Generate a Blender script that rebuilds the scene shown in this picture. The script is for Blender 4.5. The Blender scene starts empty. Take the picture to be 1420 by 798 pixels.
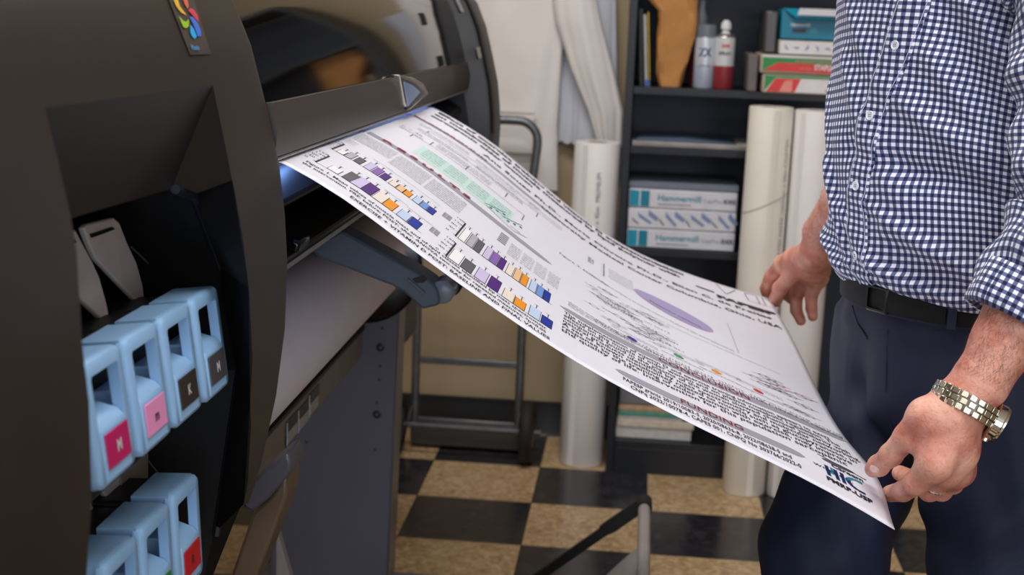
import bpy, math, random
import numpy as np
from mathutils import Vector, Matrix
random.seed(7); rng = np.random.default_rng(7)
SC = bpy.context.scene
COL = SC.collection

# ------------------------------------------------------------------ camera
FPX, W, H = 1984.76, 1420, 798
PITCH, ROLL, YAW = .1948, .03828, -.0872
CAM = np.array([.5458, -3.8966, 1.2882])
_cy, _sy = math.cos(YAW), math.sin(YAW)
FW = np.array([_sy*math.cos(PITCH), _cy*math.cos(PITCH), -math.sin(PITCH)])
_r = np.array([_cy, -_sy, 0.]); _u = np.cross(_r, FW)
RT = math.cos(ROLL)*_r + math.sin(ROLL)*_u
UP = -math.sin(ROLL)*_r + math.cos(ROLL)*_u
cd = bpy.data.cameras.new('camera'); cam = bpy.data.objects.new('camera', cd); COL.objects.link(cam)
cd.sensor_width = 36; cd.lens = FPX/W*36; cd.clip_start = .02
M4 = Matrix(((RT[0], UP[0], -FW[0], CAM[0]), (RT[1], UP[1], -FW[1], CAM[1]), (RT[2], UP[2], -FW[2], CAM[2]), (0, 0, 0, 1)))
cam.matrix_world = M4
cd.dof.use_dof = True; cd.dof.focus_distance = 1.62; cd.dof.aperture_fstop = 7.5
SC.camera = cam

# ------------------------------------------------------------------ light
SC.view_settings.view_transform = 'Standard'; SC.view_settings.look = 'None'
SC.view_settings.gamma = 1; SC.view_settings.use_curve_mapping = False
SC.view_settings.exposure = 0.0
SC.cycles.max_bounces = 6; SC.cycles.diffuse_bounces = 3; SC.cycles.glossy_bounces = 3
wd = bpy.data.worlds.new('room_air'); SC.world = wd; wd.use_nodes = True
wd.node_tree.nodes['Background'].inputs[0].default_value = (.50, .58, .80, 1)
wd.node_tree.nodes['Background'].inputs[1].default_value = .45

def area(name, loc, rot, sx, sy, power, col):
    l = bpy.data.lights.new(name, 'AREA'); l.shape = 'RECTANGLE'; l.size = sx; l.size_y = sy
    l.energy = power; l.color = col
    o = bpy.data.objects.new(name, l); COL.objects.link(o); o.location = loc; o.rotation_euler = rot
    return o
area('ceiling_light_near', (.8, -3.1, 2.62), (0, 0, 0), 1.2, .6, 24, (1, .97, .95))
area('ceiling_light_middle', (.1, -1.2, 2.62), (0, 0, 0), 1.2, .6, 30, (1, .97, .95))
area('ceiling_light_front', (-.3, -4.6, 2.62), (0, 0, 0), 1.2, .6, 18, (1, .95, .90))
area('window_daylight', (1.6, -6.6, 1.5), (math.radians(88), 0, math.radians(8)), 3.2, 1.8, 75, (.84, .90, 1))

# ------------------------------------------------------------------ helpers
def at(x, y, Y):
    """world point on the plane Y seen at photo pixel x, y"""
    d = FW + RT*(x-W/2)/FPX + UP*(H/2-y)/FPX
    return CAM + d*((Y-CAM[1])/d[1])
def atx(x, y, X):
    d = FW + RT*(x-W/2)/FPX + UP*(H/2-y)/FPX
    return CAM + d*((X-CAM[0])/d[0])
def lin(c):
    if isinstance(c, str):
        c = c.lstrip('#'); c = [int(c[i:i+2], 16)/255 for i in (0, 2, 4)]
    return tuple((v/12.92 if v <= .04045 else ((v+.055)/1.055)**2.4) for v in c) + (1,)
MATS = {}
def mat(name, col, rough=.5, metal=0., var=.06, nscale=30., bump=0., bscale=200., coat=0., spec=.5, sss=0.):
    if name in MATS: return MATS[name]
    m = bpy.data.materials.new(name); m.use_nodes = True; nt = m.node_tree; b = nt.nodes['Principled BSDF']
    c = lin(col)
    tc = nt.nodes.new('ShaderNodeTexCoord')
    nz = nt.nodes.new('ShaderNodeTexNoise'); nz.inputs['Scale'].default_value = nscale; nz.inputs['Detail'].default_value = 4
    nt.links.new(tc.outputs['Object'], nz.inputs['Vector'])
    rp = nt.nodes.new('ShaderNodeValToRGB')
    rp.color_ramp.elements[0].position = .3; rp.color_ramp.elements[1].position = .7
    rp.color_ramp.elements[0].color = tuple(v*(1-var) for v in c[:3])+(1,)
    rp.color_ramp.elements[1].color = tuple(min(1, v*(1+var)) for v in c[:3])+(1,)
    nt.links.new(nz.outputs['Fac'], rp.inputs[0]); nt.links.new(rp.outputs[0], b.inputs['Base Color'])
    b.inputs['Roughness'].default_value = rough; b.inputs['Metallic'].default_value = metal
    b.inputs['Coat Weight'].default_value = coat; b.inputs['Specular IOR Level'].default_value = spec
    if sss:
        b.inputs['Subsurface Weight'].default_value = sss; b.inputs['Subsurface Radius'].default_value = (.8, .3, .2)
        b.inputs['Subsurface Scale'].default_value = .006
    if bump:
        n2 = nt.nodes.new('ShaderNodeTexNoise'); n2.inputs['Scale'].default_value = bscale; n2.inputs['Detail'].default_value = 3
        nt.links.new(tc.outputs['Object'], n2.inputs['Vector'])
        bp = nt.nodes.new('ShaderNodeBump'); bp.inputs['Strength'].default_value = bump; bp.inputs['Distance'].default_value = .002
        nt.links.new(n2.outputs['Fac'], bp.inputs['Height']); nt.links.new(bp.outputs[0], b.inputs['Normal'])
    MATS[name] = m; return m

class MB:
    def __init__(s): s.v = []; s.f = []; s.m = []; s.uv = None
    def add(s, vs, fs, mi=0):
        n = len(s.v); s.v += [tuple(map(float, p)) for p in vs]
        s.f += [tuple(n+i for i in f) for f in fs]; s.m += [mi]*len(fs); return s
    def box(s, lo, hi, mi=0):
        x0, y0, z0 = lo; x1, y1, z1 = hi
        v = [(x0,y0,z0),(x1,y0,z0),(x1,y1,z0),(x0,y1,z0),(x0,y0,z1),(x1,y0,z1),(x1,y1,z1),(x0,y1,z1)]
        return s.add(v, [(0,3,2,1),(4,5,6,7),(0,1,5,4),(1,2,6,5),(2,3,7,6),(3,0,4,7)], mi)
    def obox(s, c, ax, ay, az, hx, hy, hz, mi=0):
        c, ax, ay, az = map(np.asarray, (c, ax, ay, az)); v = []
        for k in (-1, 1):
            for i, j in ((-1,-1),(1,-1),(1,1),(-1,1)): v.append(c+ax*hx*i+ay*hy*j+az*hz*k)
        return s.add(v, [(0,3,2,1),(4,5,6,7),(0,1,5,4),(1,2,6,5),(2,3,7,6),(3,0,4,7)], mi)
    def prism(s, pts, d, mi=0):
        """polygon of 3-D points pushed by vector d"""
        n = len(pts); d = np.asarray(d, float); a = [np.asarray(p, float) for p in pts]
        vs = a+[p+d for p in a]
        fs = [tuple(range(n))[::-1], tuple(range(n, 2*n))]+[(i, (i+1) % n, n+(i+1) % n, n+i) for i in range(n)]
        return s.add(vs, fs, mi)
    def loft(s, rings, mi=0, caps=True, closed=True):
        n = len(rings[0]); vs = [p for r in rings for p in r]; fs = []
        m = n if closed else n-1
        for k in range(len(rings)-1):
            for i in range(m):
                j = (i+1) % n; fs.append((k*n+i, k*n+j, (k+1)*n+j, (k+1)*n+i))
        if caps: fs += [tuple(range(n))[::-1], tuple(range((len(rings)-1)*n, len(rings)*n))]
        return s.add(vs, fs, mi)
    def tube(s, path, r, n=12, mi=0, caps=True):
        P = [np.asarray(p, float) for p in path]; rr = r if hasattr(r, '__len__') else [r]*len(P)
        rings = []; ref = None
        for i, p in enumerate(P):
            t = P[min(i+1, len(P)-1)]-P[max(i-1, 0)]; t = t/np.linalg.norm(t)
            if ref is None:
                ref = np.cross(t, [0, 0, 1.]) if abs(t[2]) < .9 else np.cross(t, [0, 1., 0])
            ref = ref-t*(ref@t); ref = ref/np.linalg.norm(ref); b = np.cross(t, ref)
            rings.append([p+rr[i]*(math.cos(a)*ref+math.sin(a)*b) for a in np.linspace(0, 2*math.pi, n, endpoint=False)])
        return s.loft(rings, mi, caps)
    def lathe(s, c, prof, n=24, mi=0, axis='z'):
        rings = []
        for r, h in prof:
            ring = []
            for a in np.linspace(0, 2*math.pi, n, endpoint=False):
                u, v = r*math.cos(a), r*math.sin(a)
                ring.append({'z': (c[0]+u, c[1]+v, c[2]+h), 'y': (c[0]+u, c[1]+h, c[2]+v), 'x': (c[0]+h, c[1]+u, c[2]+v)}[axis])
            rings.append(ring)
        return s.loft(rings, mi, True)
    def build(s, name, mats, parent=None, bevel=0., angle=35, smooth=True, seg=2):
        me = bpy.data.meshes.new(name); me.from_pydata(s.v, [], s.f); me.update()
        if not isinstance(mats, (list, tuple)): mats = [mats]
        for m in mats: me.materials.append(m)
        me.polygons.foreach_set('material_index', s.m)
        import bmesh
        bm = bmesh.new(); bm.from_mesh(me); bmesh.ops.recalc_face_normals(bm, faces=bm.faces); bm.to_mesh(me); bm.free()
        if smooth:
            me.polygons.foreach_set('use_smooth', [True]*len(me.polygons)); me.set_sharp_from_angle(angle=math.radians(angle))
        if s.uv is not None:
            l = me.uv_layers.new(name='UVMap')
            for lp in me.loops: l.data[lp.index].uv = s.uv[lp.vertex_index]
        o = bpy.data.objects.new(name, me); COL.objects.link(o)
        if parent is not None:
            o.parent = parent; o.matrix_parent_inverse = Matrix.Translation(-Vector(world_loc(parent)))
        if bevel:
            b = o.modifiers.new('bevel', 'BEVEL'); b.width = bevel; b.segments = seg; b.limit_method = 'ANGLE'; b.angle_limit = math.radians(40)
        return o
def world_loc(o):
    v = Vector(o.location)
    return v
def thing(name, label, cat, loc=(0, 0, 0), group=None):
    o = bpy.data.objects.new(name, None); COL.objects.link(o); o.location = tuple(map(float, loc)); o.empty_display_size = .05
    o['label'] = label; o['category'] = cat
    if group: o['group'] = group
    return o
def tag(o, label, cat, group=None, kind=None):
    if kind: o['kind'] = kind
    if label: o['label'] = label
    if cat: o['category'] = cat
    if group: o['group'] = group
    return o
def struct(o): o['kind'] = 'structure'; return o
def text_mesh(s, size=1., width=None, bold=0.):
    """2-D verts and faces of a line of text, left aligned at 0,0"""
    cu = bpy.data.curves.new('t', 'FONT'); cu.body = s; cu.size = size; cu.resolution_u = 2; cu.offset = bold*size
    o = bpy.data.objects.new('t', cu); COL.objects.link(o); bpy.context.view_layer.update()
    me = o.evaluated_get(bpy.context.evaluated_depsgraph_get()).to_mesh()
    v = np.array([p.co[:2] for p in me.vertices]).reshape(-1, 2); f = [tuple(p.vertices) for p in me.polygons]
    o.to_mesh_clear(); bpy.data.objects.remove(o); bpy.data.curves.remove(cu)
    if width and len(v): v = v*np.array([width/max(v[:, 0].max(), 1e-6), 1])
    return v, f
def flat_text(mb, s, origin, ux, uy, size, mi=0, width=None, bold=0., off=0.0006):
    v, f = text_mesh(s, size, width, bold); o = np.asarray(origin, float); ux = np.asarray(ux, float); uy = np.asarray(uy, float)
    nn = np.cross(ux, uy)
    if len(v): mb.add([o+ux*a+uy*b+nn*off for a, b in v], f, mi)

# ------------------------------------------------------------------ signed distance modelling for organic shapes
def sdf_mesh(prims, h, k=.01, fn=None):
    A = np.array([list(p[0])+[p[1]] for p in prims]+[list(p[2])+[p[3]] for p in prims])
    lo = (A[:, :3]-A[:, 3:]).min(0)-3*h-k; hi = (A[:, :3]+A[:, 3:]).max(0)+3*h+k
    n = np.ceil((hi-lo)/h).astype(int)+1
    ax = [lo[i]+h*np.arange(n[i]) for i in range(3)]
    D = np.full(n, 1e3, np.float32)
    for pr in prims:
        a, ra, b, rb = np.asarray(pr[0], float), pr[1], np.asarray(pr[2], float), pr[3]
        kk = pr[4] if len(pr) > 4 else k
        m = max(ra, rb)+kk*2+3*h
        l = np.maximum(np.floor((np.minimum(a, b)-m-lo)/h).astype(int), 0); u = np.minimum(np.ceil((np.maximum(a, b)+m-lo)/h).astype(int)+1, n)
        X, Y, Z = np.meshgrid(ax[0][l[0]:u[0]], ax[1][l[1]:u[1]], ax[2][l[2]:u[2]], indexing='ij')
        ba = b-a; L = max(ba@ba, 1e-12)
        t = np.clip(((X-a[0])*ba[0]+(Y-a[1])*ba[1]+(Z-a[2])*ba[2])/L, 0, 1)
        d = np.sqrt((X-a[0]-t*ba[0])**2+(Y-a[1]-t*ba[1])**2+(Z-a[2]-t*ba[2])**2)-(ra+(rb-ra)*t)
        S = D[l[0]:u[0], l[1]:u[1], l[2]:u[2]]
        hh = np.clip(.5+.5*(S-d)/kk, 0, 1)
        D[l[0]:u[0], l[1]:u[1], l[2]:u[2]] = S*(1-hh)+d*hh-kk*hh*(1-hh)
    if fn is not None:
        X, Y, Z = np.meshgrid(*ax, indexing='ij'); D = D+fn(X, Y, Z)
    c = [D[i:n[0]-1+i, j:n[1]-1+j, q:n[2]-1+q] for i in (0, 1) for j in (0, 1) for q in (0, 1)]
    neg = sum((x < 0).astype(np.int8) for x in c); act = (neg > 0) & (neg < 8)
    I = np.argwhere(act); idx = -np.ones(act.shape, int); idx[act] = np.arange(len(I))
    cv = np.stack([x[act] for x in c], 1)
    off = np.array([(i, j, q) for i in (0, 1) for j in (0, 1) for q in (0, 1)], float)
    acc = np.zeros((len(I), 3)); cnt = np.zeros(len(I))
    for e0 in range(8):
        for e1 in range(e0+1, 8):
            if abs(off[e0]-off[e1]).sum() != 1: continue
            a, b = cv[:, e0], cv[:, e1]; x = (a < 0) != (b < 0)
            t = np.where(x, a/np.where(x, a-b, 1), 0)[:, None]
            acc += np.where(x[:, None], off[e0]+(off[e1]-off[e0])*t, 0); cnt += x
    V = lo+h*(I+acc/cnt[:, None]); F = []
    s = D < 0
    for a in range(3):
        sl0 = [slice(1, -1)]*3; sl1 = [slice(1, -1)]*3; sl0[a] = slice(0, -1); sl1[a] = slice(1, None)
        s0, s1 = s[tuple(sl0)], s[tuple(sl1)]
        P = np.argwhere(s0 != s1); fl = s0[s0 != s1]
        base = P.copy(); o1, o2 = [i for i in range(3) if i != a]
        base[:, o1] += 1; base[:, o2] += 1
        q = []
        for d1, d2 in ((-1, -1), (0, -1), (0, 0), (-1, 0)):
            b = base.copy(); b[:, o1] += d1; b[:, o2] += d2; q.append(idx[b[:, 0], b[:, 1], b[:, 2]])
        q = np.stack(q, 1); q = q[(q >= 0).all(1)]
        F.append(q)
    F = np.concatenate(F)
    return V, [tuple(map(int, f)) for f in F]

exec_parts = []
# ------------------------------------------------------------------ the room
T = .3048
def floor_mat():
    m = bpy.data.materials.new('checker_tiles'); m.use_nodes = True; nt = m.node_tree; b = nt.nodes['Principled BSDF']; L = nt.links.new
    tc = nt.nodes.new('ShaderNodeTexCoord'); ck = nt.nodes.new('ShaderNodeTexChecker'); ck.inputs['Scale'].default_value = 1/T
    mp = nt.nodes.new('ShaderNodeMapping'); mp.inputs['Location'].default_value = (0, 0, .1)
    L(tc.outputs['Object'], mp.inputs['Vector']); L(mp.outputs[0], ck.inputs['Vector'])
    def mottled(c1, c2, c3, sc):
        n = nt.nodes.new('ShaderNodeTexNoise'); n.inputs['Scale'].default_value = sc; n.inputs['Detail'].default_value = 6; n.inputs['Distortion'].default_value = 1.6
        L(tc.outputs['Object'], n.inputs['Vector']); r = nt.nodes.new('ShaderNodeValToRGB'); e = r.color_ramp.elements
        e[0].position = .34; e[0].color = lin(c1); e[1].position = .62; e[1].color = lin(c3); x = e.new(.48); x.color = lin(c2)
        L(n.outputs['Fac'], r.inputs[0]); return r.outputs[0]
    tan = mottled('#a5835c', '#c0a077', '#d3b78f', 38); blk = mottled('#1c1b1d', '#26252a', '#343339', 24)
    L(tan, ck.inputs['Color1']); L(blk, ck.inputs['Color2'])
    # dark seams between the tiles
    sx = nt.nodes.new('ShaderNodeSeparateXYZ'); L(tc.outputs['Object'], sx.inputs[0]); seam = None
    for ax in 'XY':
        d = nt.nodes.new('ShaderNodeMath'); d.operation = 'DIVIDE'; d.inputs[1].default_value = T; L(sx.outputs[ax], d.inputs[0])
        f = nt.nodes.new('ShaderNodeMath'); f.operation = 'PINGPONG'; f.inputs[1].default_value = .5; L(d.outputs[0], f.inputs[0])
        g = nt.nodes.new('ShaderNodeMath'); g.operation = 'LESS_THAN'; g.inputs[1].default_value = .0035; L(f.outputs[0], g.inputs[0])
        if seam is None: seam = g.outputs[0]
        else:
            q = nt.nodes.new('ShaderNodeMath'); q.operation = 'MAXIMUM'; L(seam, q.inputs[0]); L(g.outputs[0], q.inputs[1]); seam = q.outputs[0]
    mx = nt.nodes.new('ShaderNodeMix'); mx.data_type = 'RGBA'; L(seam, mx.inputs['Factor']); L(ck.outputs['Color'], mx.inputs['A']); mx.inputs['B'].default_value = lin('#241d18')
    L(mx.outputs['Result'], b.inputs['Base Color']); b.inputs['Roughness'].default_value = .2; b.inputs['Specular IOR Level'].default_value = .5
    return m
mb = MB(); mb.add([(-2.4, -7, 0), (3.2, -7, 0), (3.2, .33, 0), (-2.4, .33, 0)], [(0, 1, 2, 3)]); struct(mb.build('floor', floor_mat(), smooth=False))
WALL = mat('cream_wall_paint', '#ae9a7a', .7, var=.03, nscale=6, bump=.15, bscale=400)
mb = MB(); mb.box((-2.4, .33, 0), (3.2, .43, 2.75)); struct(mb.build('wall_back', WALL, smooth=False))
mb = MB(); mb.box((3.2, -7, 0), (3.3, .43, 2.75)); struct(mb.build('wall_right', WALL, smooth=False))
mb = MB(); mb.box((-2.5, -7, 0), (-2.4, .43, 2.75)); struct(mb.build('wall_left', WALL, smooth=False))
mb = MB(); mb.box((-2.5, -7, 2.75), (3.3, .43, 2.85)); struct(mb.build('ceiling', mat('ceiling_paint', '#d8d2c6', .9, bump=.3, bscale=90), smooth=False))
mb = MB(); mb.prism([(-2.4, .33, 0), (-2.4, .315, 0), (-2.4, .322, .012), (-2.4, .322, .098), (-2.4, .33, .102)], (5.6, 0, 0))
struct(mb.build('baseboard_back', mat('black_vinyl_base', '#1d1a18', .45)))

# ------------------------------------------------------------------ bookcase
SHELF = mat('black_laminate', '#14161c', .4, var=.1, nscale=12)
bc = thing('bookcase', 'tall black bookcase standing against the cream wall, crowded with boxes and cans', 'bookcase', (.9, .16, 0))
XL, XR, YF, YB = .490, 1.34, 0., .315
mb = MB(); mb.box((XL, YF, 0), (XL+.022, YB, 1.75)); mb.build('side_panel', SHELF, bc, .001)
mb = MB(); mb.box((XR-.022, YF, 0), (XR, YB, 1.75)); mb.build('side_panel', SHELF, bc, .001)
mb = MB(); mb.box((XL+.023, YB-.006, .1), (XR-.023, YB, 1.74)); mb.build('back_panel', mat('black_back', '#232a3a', .5), bc)
mb = MB(); mb.box((XL+.023, YF, 0), (XR-.023, YF+.014, .074)); mb.build('kickboard', SHELF, bc, .001)
SZ = [.094, .646, .926, 1.086, 1.42]
for z in SZ:
    mb = MB(); mb.box((XL+.023, YF+.001, z-.02), (XR-.023, YB-.007, z)); mb.build('shelf', SHELF, bc, .001)
mb = MB(); mb.box((XL, YF, 1.75), (XR, YB, 1.772)); mb.build('top_panel', SHELF, bc, .001)

PW = mat('white_paper_wrap', '#d6d6dc', .55); PG = mat('paper_edges', '#b9b4ae', .8, var=.12, nscale=90)
TEAL = mat('teal_print', '#1390ae', .45); TEALD = mat('deep_teal_print', '#0a7c98', .45); INKT = mat('teal_ink', '#3f8fa5', .5)
GREY = mat('grey_ink', '#7d7f86', .5); DARK = mat('dark_ink', '#34353c', .5); BLUEI = mat('blue_ink', '#7d8cb4', .5)
def stickpoly(mb, pts, y, mi): mb.add([(p[0], y, p[1]) for p in pts], [tuple(range(len(pts)))], mi)
def rect(mb, x0, z0, x1, z1, y, mi): stickpoly(mb, [(x0, z0), (x1, z0), (x1, z1), (x0, z1)], y, mi)
def ream(label, z0, h, kind, x0=.516, x1=.81, y0=.012, y1=.26):
    mb = MB(); mb.box((x0, y0, z0+.0005), (x1, y1, z0+h-.0005))
    o = mb.build('paper_ream', [PW], None, .003); tag(o, label, 'paper ream', 'reams of copy paper on the middle shelf')
    d = MB(); y = y0-.0006
    if kind == 'name':
        rect(d, x0+.002, z0+.004, x0+.028, z0+h-.004, y, 1); rect(d, x0+.032, z0+.004, x0+.056, z0+h-.004, y, 2)
        flat_text(d, 'Hammermill', (x0+.078, y, z0+h*.42), (1, 0, 0), (0, 0, 1), .024, 3, width=.118, bold=.02, off=0.0002)
        flat_text(d, 'CopyPlus', (x0+.202, y, z0+h*.42), (1, 0, 0), (0, 0, 1), .015, 4, width=.05, off=0.0002)
        flat_text(d, '30% MORE', (x0+.256, y, z0+h*.40), (1, 0, 0), (0, 0, 1), .018, 5, width=.034, bold=.03, off=0.0002)
        rect(d, x0+.08, z0+h*.2, x0+.17, z0+h*.26, y, 4)
    else:
        for i in range(12):
            a = rng.uniform(-.9, -.5); cx = x0+.02+.024*i; cz = z0+h*(.35+.3*((i*7) % 3)/2); l = .012+.006*((i*5) % 3); w = .003+.002*(i % 3)
            ux, uz = math.cos(a), math.sin(a)
            stickpoly(d, [(cx-ux*l-uz*w, cz-uz*l+ux*w), (cx+ux*l-uz*w*.6, cz+uz*l+ux*w*.6), (cx+ux*l+uz*w, cz+uz*l-ux*w), (cx-ux*l*.6+uz*w, cz-uz*l*.6-ux*w)], y, 6 if i % 3 else 4)
    d.build('printed_face', [PW, TEAL, TEALD, INKT, GREY, DARK, BLUEI], o, smooth=False)
    return o
ream('white paper ream with teal band and lettering, at the bottom of the stack', .647, .052, 'name')
ream('paper ream wrapped in blue feather pattern, in the middle of its stack', .700, .056, 'pattern')
ream('white paper ream with teal band and lettering, second from the top of the stack', .757, .052, 'name')
mb = MB(); mb.box((.514, .02, .8105), (.812, .27, .827)); tag(mb.build('cardboard_sheet', mat('grey_card', '#737a88', .7), None, .002), 'flat grey-blue cardboard sheet lying on top of the paper reams', 'cardboard')
# flat stack on the second shelf
mb = MB()
for k in range(2):
    dx = rng.uniform(-.006, .006); mb.box((.517+dx*.3, .012+abs(dx), .927+k*.0062), (.836+dx, .25, .932+k*.0062))
tag(mb.build('document_stack', [mat('grey_blue_folders', '#b9b2aa', .6, var=.25, nscale=14)], None, .001), 'thin stack of grey-blue folders lying flat on the upper shelf', 'folders')
mb = MB(); mb.prism([(.52, .03, .9395), (.80, .03, .9395), (.79, .03, .9415), (.66, .03, .9502), (.535, .03, .947)], (0, .2, 0))
tag(mb.build('brochure', [mat('dark_blue_cover', '#46566b', .35)], None), 'dark blue glossy brochure curled on top of the flat folders', 'brochure')
# bottom shelf stack
for nm, lab, x0, x1, z0, z1, c, y0 in (
    ('paper_ream', 'white unwrapped paper block at the bottom of the lowest shelf stack', .514, .727, .0945, .128, '#cfccc8', .03),
    ('paper_sheets', 'loose cream sheets on the white paper block of the lowest shelf', .516, .733, .1285, .150, '#d5c9b6', .025),
    ('paper_ream', 'pale grey paper block just below the green folder on the lowest shelf', .518, .70, .1505, .160, '#bdb9b6', .03),
    ('green_folder', 'green folder in the stack of papers on the lowest shelf', .518, .735, .1605, .172, '#4f9c86', .028),
    ('tan_folder', 'tan folder on top of the green folder on the lowest shelf', .519, .73, .1725, .186, '#b99a7b', .03)):
    mb = MB(); mb.box((x0, y0, z0), (x1, .24, z1)); tag(mb.build(nm, mat('stack_'+c, c, .7, var=.12, nscale=60), None, .002), lab, 'paper' if 'folder' not in nm else 'folder')
mb = MB(); mb.box((.519, .05, .187), (.72, .25, .30)); tag(mb.build('storage_box', mat('grey_box_card', '#75757a', .7), None, .004), 'plain grey storage box sitting on the tan folder', 'box')

# red and green boxes, blue box
RED = mat('red_print', '#d9342b', .4); GRN = mat('green_print', '#1f8a43', .4); WH = mat('white_print', '#e4dfdf', .45); CARD = mat('box_card', '#b7a794', .7)
PINK = mat('pale_red_print', '#e88f84', .45)
def carton(label, x0, x1, z0, z1, y0, kind):
    mb = MB(); mb.box((x0, y0, z0+.0006), (x1, y0+.24, z1-.0006)); o = mb.build('carton', [CARD], None, .004)
    tag(o, label, 'box', 'cartons at the right of the top shelf')
    d = MB(); y = y0-.0006; h = z1-z0
    if kind == 'red':
        rect(d, x0+.006, z0+.006, x1-.003, z1-.008, y, 1)
        stickpoly(d, [(x0+.008, z0+.008), (x0+.044, z1-.02), (x1-.003, z1-.023), (x1-.003, z0+.005)], y-.0003, 0)
        flat_text(d, 'STAPLES', (x0+.14, y-.0006, z0+.014), (1, 0, 0), (0, 0, 1), .020, 2, width=.055, bold=.03, off=0.0002)
        flat_text(d, 'copy paper', (x0+.10, y-.0006, z0+.014), (1, 0, 0), (0, 0, 1), .010, 3, width=.034, off=0.0002)
        rect(d, x0+.09, z0+.034, x0+.19, z0+.036, y-.0006, 3); rect(d, x0+.004, z1-.007, x1-.003, z1-.002, y, 2)
    elif kind == 'white':
        rect(d, x0+.006, z0+.004, x1-.003, z1-.003, y, 2)
        stickpoly(d, [(x0+.006, z0+.004), (x0+.034, z1-.009), (x0+.006, z1-.009)], y-.0003, 1); rect(d, x0+.006, z1-.009, x1-.003, z1-.003, y-.0003, 1)
        stickpoly(d, [(x0+.01, z0+.004), (x0+.034, z1-.010), (x0+.10, z1-.010), (x0+.085, z0+.004)], y-.0006, 0)
        stickpoly(d, [(x0+.045, z0+.005), (x0+.058, z1-.016), (x0+.078, z1-.014), (x0+.078, z0+.005)], y-.0009, 3)
        rect(d, x0+.165, z0+.008, x0+.19, z0+.013, y-.0006, 0)
    d.build('printed_face', [RED, GRN, WH, PINK], o, smooth=False); return o
carton('red and white carton with a green stripe, lowest of the shelf boxes', .850, 1.11, 1.0865, 1.136, -.045, 'white')
carton('red carton with a green corner, resting on the red and white carton', .842, 1.11, 1.137, 1.187, -.045, 'red')
def feather(label, x0, x1, z0, z1):
    mb = MB(); mb.box((x0, -.02, z0+.0006), (x1, .2, z1-.0006)); o = mb.build('carton', [mat('off_white_side', '#a8a49e', .7)], None, .004); tag(o, label, 'box', 'cartons at the right of the top shelf')
    d = MB(); rect(d, x0+.003, z0+.002, x1-.002, z1-.002, -.0206, 0)
    for i in range(7):
        a = -.8; cx = x0+.02+.027*i; cz = z0+.018; l = .010; w = .004
        ux, uz = math.cos(a+i), math.sin(a+i)
        stickpoly(d, [(cx-ux*l-uz*w, cz-uz*l+ux*w), (cx+ux*l, cz+uz*l), (cx+uz*w, cz-ux*w)], -.0212, 1)
    d.build('printed_face', [WH, BLUEI], o, smooth=False)
feather('white carton with blue feather marks under the blue box', .888, 1.10, 1.188, 1.226)
mb = MB(); mb.box((.890, -.022, 1.2275), (1.10, .2, 1.305)); o = mb.build('blue_box', [TEALD], None, .003); tag(o, 'bright blue open box with an angled teal flap, topmost on the shelf stack', 'box')
d = MB(); d.prism([(.892, -.022, 1.306), (1.10, -.022, 1.306), (1.10, -.052, 1.285), (.925, -.052, 1.283)], (0, -.001, .001)); d.build('flap', TEAL, o)
d = MB(); d.prism([(.935, -.028, 1.307), (1.10, -.028, 1.307), (1.10, -.054, 1.290), (.927, -.054, 1.290)], (0, -.001, .0015)); d.build('paper_insert', PW, o)
d = MB(); flat_text(d, 'Hammermill', (.915, -.0235, 1.262), (1, 0, 0), (0, 0, 1), .012, 0, width=.05, bold=.02); rect(d, .92, 1.246, .955, 1.256, -.0232, 1); rect(d, .965, 1.245, .985, 1.26, -.0232, 2)
d.build('printed_face', [WH, DARK, INKT], o, smooth=False)
mb = MB(); mb.box((.85, .0, 1.188), (.884, .2, 1.30)); tag(mb.build('clear_case', mat('smoky_plastic', '#4d4a48', .25), None, .006), 'smoky plastic case standing left of the bright blue box', 'case')
mb = MB(); mb.box((.812, -.02, 1.0865), (.838, .2, 1.185)); tag(mb.build('grey_binder', mat('grey_red_card', '#6e6564', .6), None, .004), 'grey binder standing at the left end of the red cartons', 'binder')

# cans, bag, books on the top shelf
def spray(label, x, y, r, h, cols, cap, kind):
    t = thing('spray_can', label, 'can', (x, y, 1.0865), 'cans on the top shelf')
    mb = MB(); z = 1.0865; prof = [(r*.93, .0), (r, .003), (r, h*.42), (r, h*.421), (r, h*.93), (r*.96, h*.95), (r*.8, h*.985), (r*.55, h)]
    mb.lathe((x, y, z), prof, 28); nf = 28
    for i in range(len(mb.m)):
        ring = i//nf
        if ring >= 4: mb.m[i] = 2
        elif ring <= 2: mb.m[i] = 0
        else: mb.m[i] = 1
    mb.build('can_body', cols, t)
    mb = MB()
    if kind == 'cap': mb.lathe((x, y, z+h*.94), [(r*.98, 0), (r*.99, .02), (r*.95, h*.23), (r*.7, h*.24)], 28); mb.build('cap', cap, t)
    else: mb.lathe((x, y, z+h), [(r*.5, 0), (r*.36, .004), (r*.33, .010), (r*.52, .012), (r*.5, .026), (r*.3, .034), (r*.2, .036)], 20); mb.build('nozzle', cap, t)
    return t
A_ = mat('can_white', '#c6cad4', .3, metal=.2); B_ = mat('can_blue_white', '#b9c2d4', .3, metal=.2); SIL = mat('can_silver', '#b8b8ba', .25, metal=.8); MAR = mat('can_maroon', '#8e3038', .35)
LG = mat('can_label_grey', '#c9cacb', .35); CAPG = mat('grey_cap', '#6e747c', .4); WN = mat('white_nozzle', '#dcdcdc', .4)
c1 = spray('white and blue spray can with a grey cap', .7, .07, .0285, .145, [B_, A_, SIL], CAPG, 'cap')
c2 = spray('white and maroon spray can with a bare white nozzle', .752, .06, .0275, .148, [MAR, LG, SIL], WN, 'nozzle')
c3 = spray('maroon can half hidden behind the brown bag', .690, .155, .028, .10, [MAR, MAR, SIL], CAPG, 'cap')
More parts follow.
